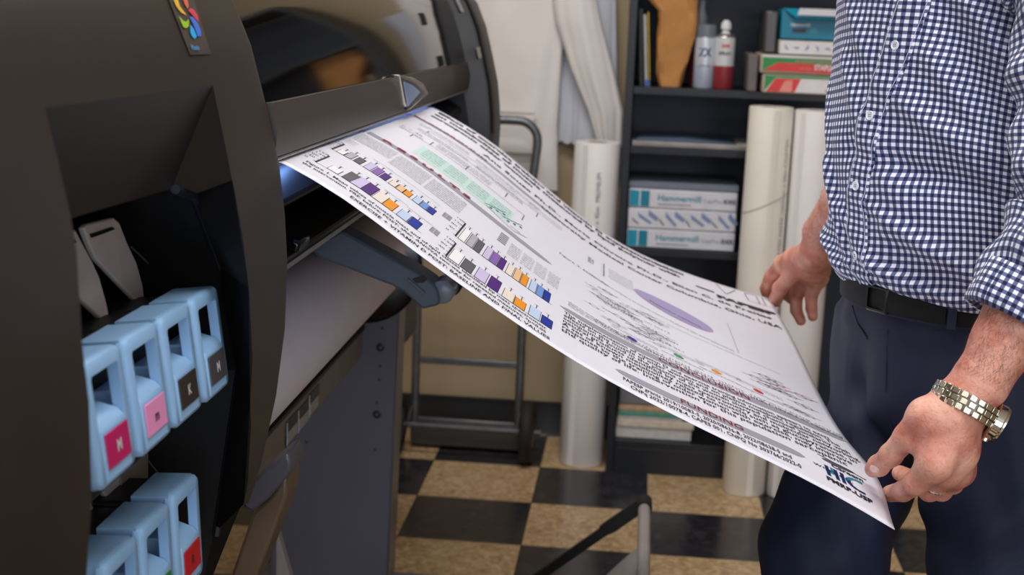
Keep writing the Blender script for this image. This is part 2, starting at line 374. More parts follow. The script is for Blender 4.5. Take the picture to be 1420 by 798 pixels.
def wrapmarks(parent, x, y, r, z, h, w, s, m, bold=.03):
    v, f = text_mesh(s, h, w, bold); mb = MB()
    P = [(x+(r+.0008)*math.sin((a-w/2)/r), y-(r+.0008)*math.cos((a-w/2)/r), z+b) for a, b in v]; mb.add(P, f); mb.build('label_print', m, parent, smooth=False)
wrapmarks(c1, .7, .07, .0285, 1.172, .032, .034, 'ZX', mat('navy_print', '#26366b', .4)); wrapmarks(c1, .7, .07, .0285, 1.145, .008, .03, 'primer', GREY)
wrapmarks(c2, .752, .06, .0275, 1.178, .012, .034, 'SPRAY', DARK); wrapmarks(c2, .752, .06, .0275, 1.198, .013, .022, '3M', RED)
mb = MB(); mb.lathe((.690, .235, 1.0865), [(.016, 0), (.017, .003), (.017, .19), (.010, .21), (.010, .235), (.006, .238)], 20); tag(mb.build('white_bottle', mat('bottle_white', '#aeb1bb', .4)), 'slim white bottle standing behind the brown bag', 'bottle')
# brown paper bag
def bag():
    rings = []; n = 16; rr = np.random.default_rng(11)
    for k, z in enumerate(np.linspace(0, .308, 10)):
        f = z/.308; x0 = float(np.interp(z, [0, .03, .2, .212, .235, .308], [.582, .574, .566, .562, .528, .522])); x1 = .640+.036*min(1, f*1.9); yc = .085; hd = .035+.012*f
        ring = []
        for i in range(n):
            a = 2*math.pi*(i+.5)/n; c, s_ = math.cos(a), math.sin(a); e = .4
            px = (x0+x1)/2+(x1-x0)/2*math.copysign(abs(c)**e, c); py = yc+hd*math.copysign(abs(s_)**e, s_)
            j = rr.uniform(-1, 1, 3)*(.0055 if k else .001)
            ring.append((px+j[0]*.5, py+j[1], 1.0868+z+(j[2]*.8 if 0 < k < 9 else 0)))
        rings.append(ring)
    mb = MB(); mb.loft(rings); return mb.build('paper_bag', mat('kraft_paper', '#b98146', .75, var=.10, nscale=25, bump=.5, bscale=70), angle=12)
tag(bag(), 'tall creased brown paper bag on the top shelf', 'bag')
def book(name, lab, x0, x1, lean, h, c, y0=.02):
    mb = MB(); z = 1.0868; mb.prism([(x0+lean, y0, z), (x1+lean, y0, z), (x1, y0, z+h), (x0, y0, z+h)], (0, .2, 0)); tag(mb.build(name, mat('book_'+c, c, .5), None, .001), lab, 'book', 'books leaning at the left of the top shelf')
book('binder', 'black binder leaning at the left end of the top shelf', .5155, .527, .012, .205, '#0b0c10')
book('book', 'grey-white magazine leaning beside the black binder', .5285, .5365, .014, .19, '#a9a7a4')
book('folder', 'thin yellow folder beside the brown bag', .5395, .5425, .014, .197, '#d6b21e')
mb = MB(); mb.box((.5435, .019, 1.0868), (.555, .2, 1.105)); 
tag(mb.build('blue_notebook', mat('blue_cover', '#2a57a8', .5), None, .001), 'small blue notebook edge at the foot of the yellow folder', 'notebook')

# ------------------------------------------------------------------ paper rolls
RW = mat('roll_paper', '#ebe6e3', .6, var=.03, nscale=8); RI = mat('roll_core', '#9b8a75', .8)
def roll(label, x, y, r, h, lean=(0, 0), c=RW, txt='', ta=0.):
    t = thing('paper_roll', label, 'paper roll', (x, y, 0), 'upright wide-format paper rolls')
    mb = MB(); rings = []; n = 40
    for z in (0.001, .004, h-.003, h):
        rr = r-(0.002 if z in (.001, h) else 0)
        rings.append([(x+lean[0]*z+rr*math.cos(a), y+lean[1]*z+rr*math.sin(a), z) for a in np.linspace(0, 2*math.pi, n, endpoint=False)])
    for rr, z in ((r*.45, h), (r*.45, h-.05)): rings.append([(x+lean[0]*z+rr*math.cos(a), y+lean[1]*z+rr*math.sin(a), z) for a in np.linspace(0, 2*math.pi, n, endpoint=False)])
    mb.loft(rings); mb.build('wound_paper', c, t)
    mb = MB(); z = h-.045; mb.lathe((x+lean[0]*z, y+lean[1]*z, z), [(r*.44, 0), (r*.44, .043), (r*.38, .044), (r*.38, 0)], 24); mb.build('core_tube', RI, t)
    # loose outer edge of the sheet, a thin raised step along the roll
    mb = MB(); a0 = ta-.9; P = []
    for z in (.004, h-.006):
        for a, q in ((a0, 0), (a0+.25, .0016), (a0+.28, .0016), (a0+.29, 0)): P.append((x+lean[0]*z+(r+q)*math.sin(a), y+lean[1]*z-(r+q)*math.cos(a), z))
    mb.add(P, [(0, 1, 5, 4), (1, 2, 6, 5), (2, 3, 7, 6)]); mb.build('sheet_edge', c, t)
    if txt:
        v, f = text_mesh(txt, .018, .42, .0); mb = MB(); P = []
        for a, b in v:
            z = h-.50+a; an = ta-(b)/r; P.append((x+lean[0]*z+(r+.0012)*math.sin(an), y+lean[1]*z-(r+.0012)*math.cos(an), z))
        mb.add(P, f); mb.build('printed_line', GREY, t, smooth=False)
    return t
roll('white paper roll standing against the wall left of the black bookcase', .418, .075, .064, .925, (.004, 0.01), RW, 'PREMIUM BOND PAPER 914mm x 45m  PREMIUM', .25)
RB = mat('roll_wrap_cream', '#ece6da', .6, var=.04, nscale=7)
roll('tall cream paper roll with printed line, in front of the bookcase', .873, -.09, .058, 1.052, (.004, .02), RB, 'PREMIUM COATED PAPER 1067mm x 30m COATED', .95)
roll('tall white paper roll half hidden behind the man', .992, -.095, .058, 1.048, (.004, .02), RW)
mb = MB()
for k, (xx, zz) in enumerate(((.873, .80), )):
    P = []
    for a in np.linspace(-1.3, 1.3, 24): P.append((xx+.004*zz+.0592*math.sin(a), -.09+.02*zz-.0592*math.cos(a), zz+.03*math.sin(a)))
    mb.tube(P, .0008, 5)
tag(mb.build('twine_loop', mat('twine', '#9a917f', .9)), 'thin string tied round the tall cream paper roll', 'string')
mb = MB(); P = [(.418+.008+.0655*math.sin(a), .085-.0655*math.cos(a), .62+.012*math.sin(a)) for a in np.linspace(-1.4, 1.4, 24)]; mb.tube(P, .0008, 5)
tag(mb.build('twine_loop', MATS['twine']), 'thin string tied round the paper roll left of the bookcase', 'string')

# ------------------------------------------------------------------ hand truck
ht = thing('hand_truck', 'grey steel hand truck with black wheels parked by the back wall', 'hand truck', (.08, .09, 0))
ST = mat('worn_grey_steel', '#6d6f72', .38, metal=.7, var=.15, nscale=40); RUB = mat('black_rubber', '#161514', .7, bump=.3)
yt = .12
def arc_path(x0, s):
    P = [(x0, yt, .03), (x0, yt, .5), (x0+s*.012, yt+.005, .8), (x0+s*.022, yt+.01, .90)]
    for a in np.linspace(0, math.pi/2, 7): P.append((x0+s*.022-s*.055+s*.055*math.cos(a), yt+.01, .915+.055*math.sin(a)))
    return P
P = arc_path(.228, 1)+arc_path(-.078, -1)[::-1]
mb = MB(); mb.tube(P, .0125, 14); mb.build('frame_tube', ST, ht)
for z in (.266, .082, .60):
    mb = MB(); mb.box((-.07, yt-.006, z-.012), (.22, yt+.006, z+.008)); mb.build('crossbar', ST, ht, .003)
mb = MB(); mb.box((-.085, yt-.02, .012), (.235, yt-.012, .07)); mb.box((-.085, yt+.0, .004), (.235, yt+.16, .010)); mb.build('toe_plate', mat('toe_steel', '#4a4642', .5, metal=.5), ht, .002)
mb = MB(); mb.tube([(-.14, .03, .092), (.30, .03, .092)], .007, 10); mb.build('axle', ST, ht)
for x in (.262, -.115):
    mb = MB(); mb.lathe((x-.019, .03, .092), [(.05, .004), (.07, 0), (.086, .004), (.0915, .012), (.0915, .026), (.086, .034), (.07, .038), (.05, .034)], 36, axis='x'); w = mb.build('wheel', RUB, ht)
    mb = MB(); mb.lathe((x-.02, .03, .092), [(.012, -.002), (.045, .004), (.046, .036), (.012, .042)], 24, axis='x'); mb.build('hub', ST, w)
    mb = MB(); mb.prism([(x-.032 if x > 0 else x+.028, yt, .13), (x-.032 if x > 0 else x+.028, yt, .06), (x-.032 if x > 0 else x+.028, .02, .085), (x-.032 if x > 0 else x+.028, .02, .10)], (.004, 0, 0)); mb.build('axle_bracket', ST, ht)

# ------------------------------------------------------------------ white coats on the wall
CO = mat('white_cotton', '#e8e2dd', .85, var=.04, nscale=9, bump=.25, bscale=300); CO2 = mat('grey_white_cotton', '#c6c8d0', .85, var=.04, nscale=9, bump=.2, bscale=300)
def cloth_tube(mb, spine, n=72, fold=.012, ph=0., m=9):
    """spine rows: (xc, yc, z, half width, half depth)"""
    rings = []
    rows = []
    for i in range(len(spine)-1):
        for q in np.linspace(0, 1, 9)[:-1]: rows.append(np.array(spine[i])*(1-q)+np.array(spine[i+1])*q)
    rows.append(np.array(spine[-1], float))
    zt = spine[-1][2]; zb = spine[0][2]
    for xc, yc, z, hw, hd in rows:
        g = 1-(z-zb)/(zt-zb+1e-9)
        ring = []
        for i in range(n):
            a = 2*math.pi*i/n
            f = fold*(.35+.65*g)*(math.sin(m*a+ph+2.5*g)*.55+.45*math.sin((m-2)*a-ph*2+4*g)+.25*math.sin(11*a+9*g))
            ring.append((xc+(hw)*math.cos(a)+.3*f*math.cos(a), yc+(hd+f)*math.sin(a), z+.004*math.sin(5*a)))
        rings.append(ring)
    mb.loft(rings)
ct = thing('lab_coat', 'white lab coat hanging from a hook on the back wall', 'coat', (.15, .25, .76))
mb = MB(); cloth_tube(mb, [(.17, .265, .765, .135, .028), (.165, .265, .95, .13, .03), (.165, .262, 1.15, .135, .033), (.17, .26, 1.35, .15, .035), (.17, .26, 1.52, .14, .035), (.17, .265, 1.62, .05, .028)], fold=.007, m=6)
mb.build('coat_body', CO, ct, angle=80)
mb = MB(); cloth_tube(mb, [(.452, .235, .905, .034, .02), (.435, .232, 1.0, .05, .026), (.39, .228, 1.12, .062, .03), (.345, .225, 1.25, .064, .033), (.31, .235, 1.40, .06, .034), (.27, .25, 1.52, .045, .03)], fold=.007, ph=1.1, m=5)
mb.build('sleeve', CO, ct, angle=80)
mb = MB(); mb.box((.115, .213, .985), (.235, .2165, .995)); mb.box((.12, .216, .87), (.23, .2195, .986)); mb.build('pocket', CO, ct, .001)
mb = MB(); mb.tube([(.17, .30, 1.60), (.17, .30, 1.68), (.17, .315, 1.70)], .002, 8); mb.build('hanging_loop', CO2, ct)
ct = thing('lab_coat', 'greyer white coat hung behind, its sleeve reaching the bookcase', 'coat', (.36, .29, .9))
mb = MB(); cloth_tube(mb, [(.405, .285, .90, .065, .016), (.40, .285, 1.08, .062, .016), (.385, .287, 1.3, .062, .016), (.36, .29, 1.5, .06, .018)], fold=.006, ph=.6, m=6); mb.build('sleeve', CO2, ct, angle=80)
mb = MB(); cloth_tube(mb, [(.325, .30, .90, .03, .012), (.325, .30, 1.2, .03, .012), (.33, .3, 1.5, .04, .016)], fold=.004, m=5); mb.build('coat_body', CO2, ct, angle=80)
ct = thing('lab_coat', 'white coat at the far left of the wall, partly behind the printer', 'coat', (-.03, .25, .8))
mb = MB(); cloth_tube(mb, [(-.10, .26, .79, .07, .026), (-.10, .26, 1.1, .075, .028), (-.10, .26, 1.4, .08, .032), (-.10, .27, 1.6, .04, .025)], fold=.009, ph=2., m=6); mb.build('coat_body', CO, ct, angle=80)
# ------------------------------------------------------------------ large-format printer
PR = [(1.44, -.12), (1.425, -.02), (1.39, .06), (1.34, .122), (1.29, .166), (1.24, .187), (1.18, .203), (1.12, .217), (1.07, .223), (1.02, .226), (.95, .224), (.877, .215), (.80, .199), (.728, .177), (.66, .150), (.60, .112), (.565, .06), (.55, -.1)]
def prx(z, off=0.):
    zs = [p[0] for p in PR][::-1]; xs = [p[1] for p in PR][::-1]
    return float(np.interp(z, zs, xs))+off
NO = -.035
def onprof(x, y, off=NO):
    X = .15
    for _ in range(30):
        P = atx(x, y, X); X = .5*X+.5*prx(min(max(P[2], .56), 1.43), off)
    return atx(x, y, X)
SHELL = mat('dark_grey_printer_plastic', '#292522', .40, var=.05, nscale=20, bump=.12, bscale=900, spec=.5)
BLK = mat('black_interior', '#0a0a0c', .5); BLKG = mat('black_gloss', '#0b0b0d', .18)
NAVY = mat('charcoal_trim', '#161a24', .42)
pt = thing('wide_format_printer', 'large dark grey wide-format printer with light blue ink cartridges and open output slot', 'printer', (0, -1.7, 0))
PRC = [(z, x if z > .93 else float(np.interp(z, [.55, .70, .80, .86, .93], [.05, .05, .07, .13, .223]))) for z, x in PR]
def prof_ring(Y, off, sh=0., PR=PR):
    """closed outline in the XZ plane at Y; sh shrinks it for rounded ends"""
    cx, cz = -.1, 1.0
    pts = [(x+off, z) for z, x in PR]+[(-.42, .55), (-.46, .9), (-.44, 1.36), (-.34, 1.44)]
    out = []
    for x, z in pts:
        d = math.hypot(x-cx, z-cz); k = (d-sh)/d; out.append((cx+(x-cx)*k, Y, cz+(z-cz)*k))
    return out
def smooth_ring(r, n=3):
    return r
def boolean_cut(o, cutter):
    m = o.modifiers.new('cut', 'BOOLEAN'); m.operation = 'DIFFERENCE'; m.object = cutter; m.solver = 'EXACT'
    bpy.context.view_layer.update(); dg = bpy.context.evaluated_depsgraph_get()
    me = bpy.data.meshes.new_from_object(o.evaluated_get(dg)); o.modifiers.clear(); o.data = me
    cm = cutter.data; bpy.data.objects.remove(cutter); bpy.data.meshes.remove(cm)
# near housing with the ink bay
YH0, YH1 = -3.235, -2.470
rings = [prof_ring(YH0, NO, .07), prof_ring(YH0+.012, NO, .04), prof_ring(YH0+.04, NO, .014), prof_ring(YH0+.085, NO, .0), prof_ring(YH1-.02, NO, 0), prof_ring(YH1-.006, NO, .002), prof_ring(YH1, NO, .008)]
mb = MB(); mb.loft(rings); hs = mb.build('ink_housing', [SHELL, BLK], pt, angle=28)
hs.parent = None; hs.matrix_parent_inverse = Matrix.Identity(4)
A = [(118, 900), (113, 470), (98, 300), (62, 150), (295, 118), (322, 250), (345, 400), (347, 560), (338, 700), (328, 900)]
B = [(118, 900), (113, 470), (98, 330), (95, 296), (238, 262), (264, 272), (302, 370), (332, 510), (330, 700), (325, 900)]
BX = [.08, .13, .14, .14, .14, .14, .14, .14, .115, .09]
ringA = [onprof(*q) for q in A]; ringB = [atx(x, y, X) for (x, y), X in zip(B, BX)]
for r in (ringA[0], ringA[-1], ringB[0], ringB[-1]): r[2] = .60
for r_ in ringB: r_[1] = min(r_[1], -2.492)
ringB[0][1] = -3.06; ringB[1][1] = -3.07; ringB[2][1] = -3.07; ringB[3][1] = -3.07
ring0 = [np.array([.32, p[1], p[2]]) for p in ringA]; ringC = [np.array([-.06, p[1], p[2]]) for p in ringB]
mb = MB(); mb.loft([ring0, ringA, ringB, ringC]); cut = mb.build('cut', BLK, None, smooth=False)
boolean_cut(hs, cut)
me = hs.data
def in_bay(c): return c.x < .131 and -3.08 < c.y < -2.479 and .59 < c.z < 1.2
for p in me.polygons:
    if in_bay(p.center) and abs(p.normal.y)+abs(p.normal.z)+abs(p.normal.x) > 0 and p.center.x > -.1: p.material_index = 1
me.polygons.foreach_set('use_smooth', [True]*len(me.polygons)); me.set_sharp_from_angle(angle=math.radians(20))
hs.parent = pt; hs.matrix_parent_inverse = Matrix.Translation(-Vector(pt.location))
# frame moulding round the inner bay opening
mb = MB(); mb.tube([ringB[i]+np.array([.004, -.002, 0]) for i in (4, 5, 6, 7, 8)], .0045, 8); mb.build('bay_rim', NAVY, pt)
# divider between the two cartridge rows and the back of the bay
mb = MB(); mb.box((-.055, -3.06, .862), (.10, -2.50, .905)); mb.build('bay_divider', BLK, pt, .004)

CB = mat('light_blue_cartridge', '#8fb9e2', .42, var=.03, nscale=20, spec=.4); LBL = {}
def ring_frame(mb, c, hw, hh, r, ihw, ihh, ir, ax, ay, az, d0, d1):
    """rounded rectangular frame: outer and inner rounded rectangles, pushed along ax from d0 to d1; ay/az in-plane axes"""
    def rr(hw, hh, r, cc):
        P = []
        for sx, sz, a0 in ((1, 1, 0), (-1, 1, 90), (-1, -1, 180), (1, -1, 270)):
            for a in (0, 30, 60, 90):
                t = math.radians(a0+a); P.append((cc[0]+sx*(hw-r)+r*math.cos(t), cc[1]+sz*(hh-r)+r*math.sin(t)))
        return P
    out = rr(hw, hh, r, (0, 0)); inn = rr(ihw, ihh, ir, (0, c[3]))
    C0 = np.array(c[:3]); f = lambda p, d: C0+ay*p[0]+az*p[1]+ax*d
    e = .0025
    o1 = rr(hw-e, hh-e, max(r-e, .001), (0, 0))
    L = [[f(p, d0) for p in out], [f(p, d1-e) for p in out], [f(p, d1) for p in o1], [f(p, d1) for p in inn], [f(p, d0) for p in inn]]
    n = len(out); vs = [p for l in L for p in l]; fs = []
    for k in range(len(L)):
        k2 = (k+1) % len(L)
        for i in range(n): fs.append((k*n+i, k*n+(i+1) % n, k2*n+(i+1) % n, k2*n+i))
    mb.add(vs, fs)
def cartridge(Yl, X, ztop, tilt, lab, col, ink, letter):
    hw = .0385; hh = .049 if ztop > .9 else .052
    th = math.atan(tilt); ax = np.array([math.cos(th), 0, math.sin(th)]); az = np.array([-math.sin(th), 0, math.cos(th)]); ay = np.array([0, 1., 0])
    c = np.array([X, Yl+hw, ztop])-az*hh
    t = thing('ink_cartridge', lab, 'ink cartridge', c-ax*.02-az*hh, 'light blue ink cartridges in the printer bay')
    mb = MB(); ring_frame(mb, (*c, .014), hw-.001, hh, .009, hw-.0115, hh-.026, .003, ax, ay, az, -.009, 0.)
    mb.obox(c-ax*.024+az*(hh-.0062), ay, az, ax, hw-.004, .0055, .018)
    mb.obox(c-ax*.024-az*(hh-.007), ay, az, ax, hw-.004, .0055, .018)
    mb.build('handle_frame', CB, t, angle=50)
    # lower block with the label recess and sloping ledge
    P = [(-.040, -.046), (.0015, -.046), (.0015, -.006), (-.004, .0005), (-.018, .006), (-.040, .006)]
    mb = MB(); q = [c+ax*a+az*b-ay*(hw-.013) for a, b in P]; mb.prism(q, ay*2*(hw-.013)); mb.build('label_block', CB, t, .002)
    mb = MB(); mb.obox(c+ax*.0022-az*.0225, ay, az, ax, hw-.0155, .0135, .0008); mb.build('colour_label', col, t, .0015)
    mb = MB(); flat_text(mb, letter, c+ax*.0032-az*.027-ay*.005, ay, az, .013, 0, bold=.02, off=.0002); mb.build('letter', ink, t, smooth=False)
    # tank behind the handle
    mb = MB(); mb.obox(c-ax*.115-az*.002, ay, az, ax, hw-.002, hh-.004, .07); mb.build('ink_tank', BLK, t, .004)
    return t
LW = mat('label_white_ink', '#cfd3d8', .5); LK = mat('label_black_ink', '#2a2530', .5)
cl = {n: mat('label_'+n, c, .5, var=.02) for n, c in dict(grey='#4a474a', black='#2e2623', pink='#e693c6', magenta='#b8105f', red='#c20f1c', green='#1d7c3c', cyan='#1f9bd0', blue='#2440a0').items()}
CN = ['fourth from the right', 'third from the right', 'second from the right', 'rightmost']
for i, (c, ink, l, nm) in enumerate((('magenta', LW, 'M', 'magenta'), ('pink', LK, 'm', 'pale pink'), ('black', LW, 'K', 'black'), ('grey', LW, 'M', 'dark grey'))):
    cartridge(-2.922+.085*i, .15, 1.020-.001*i, .13, 'light blue ink cartridge with a %s label, in the upper row' % nm, cl[c], ink, l)
for i, (c, ink, l, nm) in enumerate((('blue', LW, 'B', 'third from the right'), ('green', LW, 'G', 'second from the right'), ('red', LK, 'R', 'rightmost with a red label'))):
    cartridge(-2.835+.085*i, .130, .828, .05, 'light blue ink cartridge in the lower row, %s' % nm, cl[c], ink, l)
# pale locking flaps above each cartridge
FL = mat('pale_grey_plastic', '#b9aeaa', .5)
def flap(px, X, slot=None):
    mb = MB(); mb.prism([atx(x, y, X) for x, y in px], (-.006, 0, 0)); o = mb.build('locking_flap', FL, pt, .0015)
    if slot:
        mb = MB(); mb.prism([atx(x, y, X+.0015) for x, y in slot], (-.003, 0, 0)); mb.build('slot', BLK, o)
flap([(116.5, 317), (121, 312), (158, 302), (166, 309), (176, 335), (190, 365), (198, 395), (203, 432), (195, 430), (189, 418), (134, 360), (124, 338)], .075, [(126, 325), (156, 315), (160, 318), (128, 330)])
flap([(88, 322), (105, 319), (115, 338), (128, 362), (138, 384), (148, 420), (155, 458), (149, 457), (142, 444), (105, 408), (98, 385)], .075, [(92, 336), (104, 332), (107, 336), (93, 341)])
flap([(135, 674), (171, 643), (183, 676), (189, 700), (194, 722), (197, 752), (190, 752), (183, 731)], .06)
flap([(108, 690), (118, 687), (126, 695), (134, 715), (141, 740), (149, 800), (140, 800), (134, 780), (112, 757), (106, 740)], .06)
for pts in ([(182, 343), (200, 360), (225, 385), (238, 404)], [(206, 640), (218, 655), (228, 668)]):
    mb = MB(); mb.tube([atx(x, y, .07) for x, y in pts], .0009, 6); mb.build('bay_wire', mat('grey_wire', '#4f4c4c', .5), pt)
# sticker on the housing
def onshell(x, y, e=.0012): 
    p = onprof(x, y); p[0] += e; return p
mb = MB(); g = 8; V = []
for j in range(g+1):
    for i in range(2):
        a = np.array((228, -12))*(1-i)+np.array((264, -12))*i; b = np.array((262, 76))*(1-i)+np.array((291, 75))*i; q = a+(b-a)*j/g; V.append(onshell(*q))
mb.add(V, [(2*j, 2*j+1, 2*j+3, 2*j+2) for j in range(g)]); st = mb.build('sticker', mat('sticker_grey', '#46423f', .3), pt)
def petal(px, m):
    mb = MB(); c = np.mean(px, 0); P = [onshell(*c, e=.0030)]+[onshell(x, y, .0026) for x, y in px]; n = len(px)
    mb.add(P, [(0, 1+i, 1+(i+1) % n) for i in range(n)]); mb.build('printed_petal', m, st)
petal([(237, 0), (240, 8), (247, 17), (255, 21), (252, 17), (246, 10), (243, 0), (240, -4)], mat('petal_yellow', '#e8b93a', .4))
petal([(249, -4), (252, 5), (256, 12), (258, 8), (256, 0), (254, -5)], mat('petal_orange', '#dd6a4a', .4))
petal([(257, 14), (260, 11), (265, 13), (270, 21), (272, 30), (268, 27), (262, 20)], mat('petal_red', '#d0455c', .4))
petal([(244, 22), (248, 28), (254, 30), (258, 26), (258, 36), (254, 39), (250, 37)], mat('petal_green', '#9cc631', .4))
petal([(259, 23), (263, 23), (270, 31), (275, 43), (275, 50), (270, 50), (266, 38)], mat('petal_blue', '#3f74d8', .4))
petal([(260, 34), (265, 40), (269, 50), (266, 54), (262, 50), (260, 45)], mat('petal_cyan', '#27a5e6', .4))
mb = MB(); v, f = text_mesh('Photo', .0065, .021, .03)
P0 = onshell(262.5, 69, .0028); ux = onshell(287, 68, .0028)-P0; ux /= np.linalg.norm(ux); uy = onshell(259, 60, .0028)-onshell(263, 69, .0028); uy -= ux*(uy@ux); uy /= np.linalg.norm(uy)
mb.add([P0+ux*a+uy*b for a, b in v], f); mb.build('sticker_word', mat('sticker_blue', '#4f8fc0', .4), st, smooth=False)

# far end cap: only the rim of it shows in front of the window
mb = MB(); mb.loft([prof_ring(y_, o_, s_, PRC) for y_, o_, s_ in ((-.875, .0, .012), (-.872, .0, .003), (-.862, .0, 0), (-.725, .003, 0), (-.715, .003, .004), (-.690, .003, .02), (-.672, .003, .06))])
mb.build('end_cap', SHELL, pt, angle=35)
mb = MB(); P = [np.array([prx(z)+.0015, -.875, z]) for z in np.linspace(1.43, 1.02, 22)]; mb.tube(P, .0035, 6); mb.build('cap_seam', BLK, pt)
for (x, y, sx, sz) in ((636, 8, .026, .016), (664, 74, .032, .012)):
    p = atx(x, y, prx(1.28 if y < 30 else 1.18)); z = p[2]; t = np.array([prx(z+.01)-prx(z-.01), 0, .02]); t /= np.linalg.norm(t); nrm = np.array([t[2], 0, -t[0]])
    p = np.array([prx(z), p[1], z])
    mb = MB(); mb.obox(p+nrm*.001, [0, 1, 0], t, nrm, sx, sz, .0025); o = mb.build('catch', BLKG, pt, .002)
    mb = MB(); mb.obox(p+nrm*.003-t*sz*-.9, [0, 1, 0], t, nrm, sx*.7, .0012, .0025); mb.build('catch_edge', mat('bright_trim', '#77716a', .3, metal=.8), o)
# chassis, window, door band
mb = MB(); Y0_, Y1_ = -2.47, -.875
mb.prism([(-.42, Y0_, .90), (-.02, Y0_, .90), (.0, Y0_, .98), (-.02, Y0_, 1.12), (.06, Y0_, 1.16), (.06, Y0_, 1.34), (-.05, Y0_, 1.40), (-.40, Y0_, 1.40)], (0, Y1_-Y0_, 0)); mb.build('chassis', BLK, pt)
def lipz(Y): return 1.124+(Y+2.434)*(-.0148/1.58)
WIN = mat('glossy_smoked_window', '#0a0908', .06, var=.02, spec=.5, coat=.1)
zz = [0, .012, .03, .06, .09, .12, .15, .18, .21, .235, .25, .262]
ringsw = []
for Y in (Y0_, -2.0, -1.6, -1.2, Y1_):
    z0 = lipz(Y)+.058; r = []
    for d in zz: r.append((prx(min(z0+d, 1.435), -.040)-(.0 if d else 0), Y, z0+d))
    r += [(r[-1][0]-.10, Y, r[-1][2]+.02), (.0, Y, 1.36), (.10, Y, z0)]
    ringsw.append(r)
mb = MB(); mb.loft(ringsw); mb.build('window', WIN, pt, angle=40)
ringsb = []
for Y in (Y0_, -2.0, -1.6, -1.2, Y1_):
    z = lipz(Y); ringsb.append([(.170, Y, z), (.1735, Y, z+.003), (.1765, Y, z+.03), (.1700, Y, z+.0575), (.12, Y, z+.056), (.10, Y, z+.02), (.12, Y, z+.006)])
mb = MB(); mb.loft(ringsb); mb.build('door_band', mat('satin_dark_band', '#3a3532', .34, var=.05, nscale=300, bump=.1, bscale=1500), pt, angle=30)
mb = MB(); mb.tube([(.1712, Y, lipz(Y)-.0008) for Y in np.linspace(Y0_, Y1_, 12)], .0018, 6); mb.build('lip_trim', mat('lip_trim_grey', '#9a9490', .35, metal=.4), pt)
# triangular handle on the band
SV = mat('satin_silver', '#c9c2b2', .22, metal=.9)
p = [atx(*q, .180) for q in ((555, 104), (575, 108), (588, 116), (595, 130), (568, 153), (562, 145))]
mb = MB(); mb.prism(p, (-.014, 0, 0)); hd = mb.build('triangular_handle', SV, pt, .002)
p = [atx(*q, .1815) for q in ((560, 113), (574, 119), (584, 128), (566, 148))]
mb = MB(); mb.prism(p, (-.004, 0, 0)); mb.build('emblem', mat('emblem_pale_blue', '#9db8e6', .12, metal=.3), hd, .001)
p = [atx(*q, .1808) for q in ((557, 108), (575, 115), (590, 129), (566, 152))]
mb = MB(); mb.prism(p, (-.006, 0, 0)); mb.build('emblem_rim', BLKG, hd)
# slot interior: guide panel and side cheek at the far end
mb = MB(); mb.prism([(.165, -.885, 1.10), (.10, -.885, 1.12), (-.02, -.885, 1.10), (-.02, -.885, .99), (.16, -.885, .985), (.178, -.885, 1.03)], (0, .010, 0)); mb.build('slot_cheek', BLK, pt)
mb = MB(); mb.prism([(.02, Y0_, 1.098), (.135, Y0_, 1.088), (.162, Y0_, 1.070), (.160, Y0_, 1.062), (.02, Y0_, 1.06)], (0, Y1_-Y0_, 0)); mb.build('paper_guide', BLK, pt, .003)
# output tray below the slot
TR = mat('glossy_brown_black', '#2a221b', .15, coat=.3)
mb = MB(); mb.prism([(-.01, Y0_, 1.030), (.06, Y0_, 1.022), (.12, Y0_, 1.008), (.148, Y0_, .996), (.150, Y0_, .988), (.10, Y0_, .982), (-.01, Y0_, 1.0)], (0, Y1_-Y0_, 0)); mb.build('output_tray', TR, pt, .002)
mb = MB(); mb.prism([(.1485, Y0_, .990), (.1525, Y0_, .9905), (.1535, Y0_, .985), (.1495, Y0_, .9835)], (0, Y1_-Y0_, 0)); mb.build('tray_edge', mat('grey_edge', '#8b8a84', .3, metal=.5), pt)
mb = MB(); c = atx(411, 336, .15); mb.obox(c, [0, 1, 0], [.3, 0, .95], [.95, 0, -.3], .026, .0075, .010); mb.build('tray_latch', BLKG, pt, .004)
# angled support arm with its roller
AC = mat('blue_grey_plastic', '#566371', .4, var=.04)
def arm(Y, nm='support_arm'):
    pts = [(472.8, 320), (560, 367), (585, 381), (600, 392), (607, 402), (610, 413), (609, 424), (585.6, 429.5), (573, 418), (560, 406), (543, 396.6), (505, 382), (442.7, 358), (430, 346), (455, 330)]
    base = [at(x, y, -2.0) for x, y in pts]; base = [np.array([p_[0], Y, p_[2]]) for p_ in base]
    mb = MB(); mb.prism(base, (0, .055, 0)); o = mb.build(nm, AC, pt, .004)
    q = [at(x, y, -2.0) for x, y in ((571, 387), (586, 382), (592, 388), (588, 392), (577, 393))]; q = [np.array([a[0], Y-.0008, a[2]]) for a in q]
    mb = MB(); mb.prism(q, (0, .004, 0)); mb.build('notch', BLK, o)
    q = [at(x, y, -2.0) for x, y in ((566, 385), (590, 405), (587, 409), (565, 389))]; q = [np.array([a[0], Y-.003, a[2]]) for a in q]
    mb = MB(); mb.prism(q, (0, .004, 0)); mb.build('notch_lip', AC, o, .001)
    mb = MB(); c = at(612, 407, -2.0); mb.lathe((c[0], Y+.004, c[2]), [(.012, 0), (.0165, .003), (.0165, .048), (.012, .052)], 24, axis='y'); mb.build('rounded_end', mat('arm_end_grey', '#7b838c', .3), o)
    mb = MB(); mb.lathe((c[0]+.004, Y+.056, c[2]), [(.014, 0), (.016, .002), (.016, .05), (.014, .052)], 24, axis='y'); mb.build('roller', RUB, o)
arm(-2.0)
arm(-1.10)
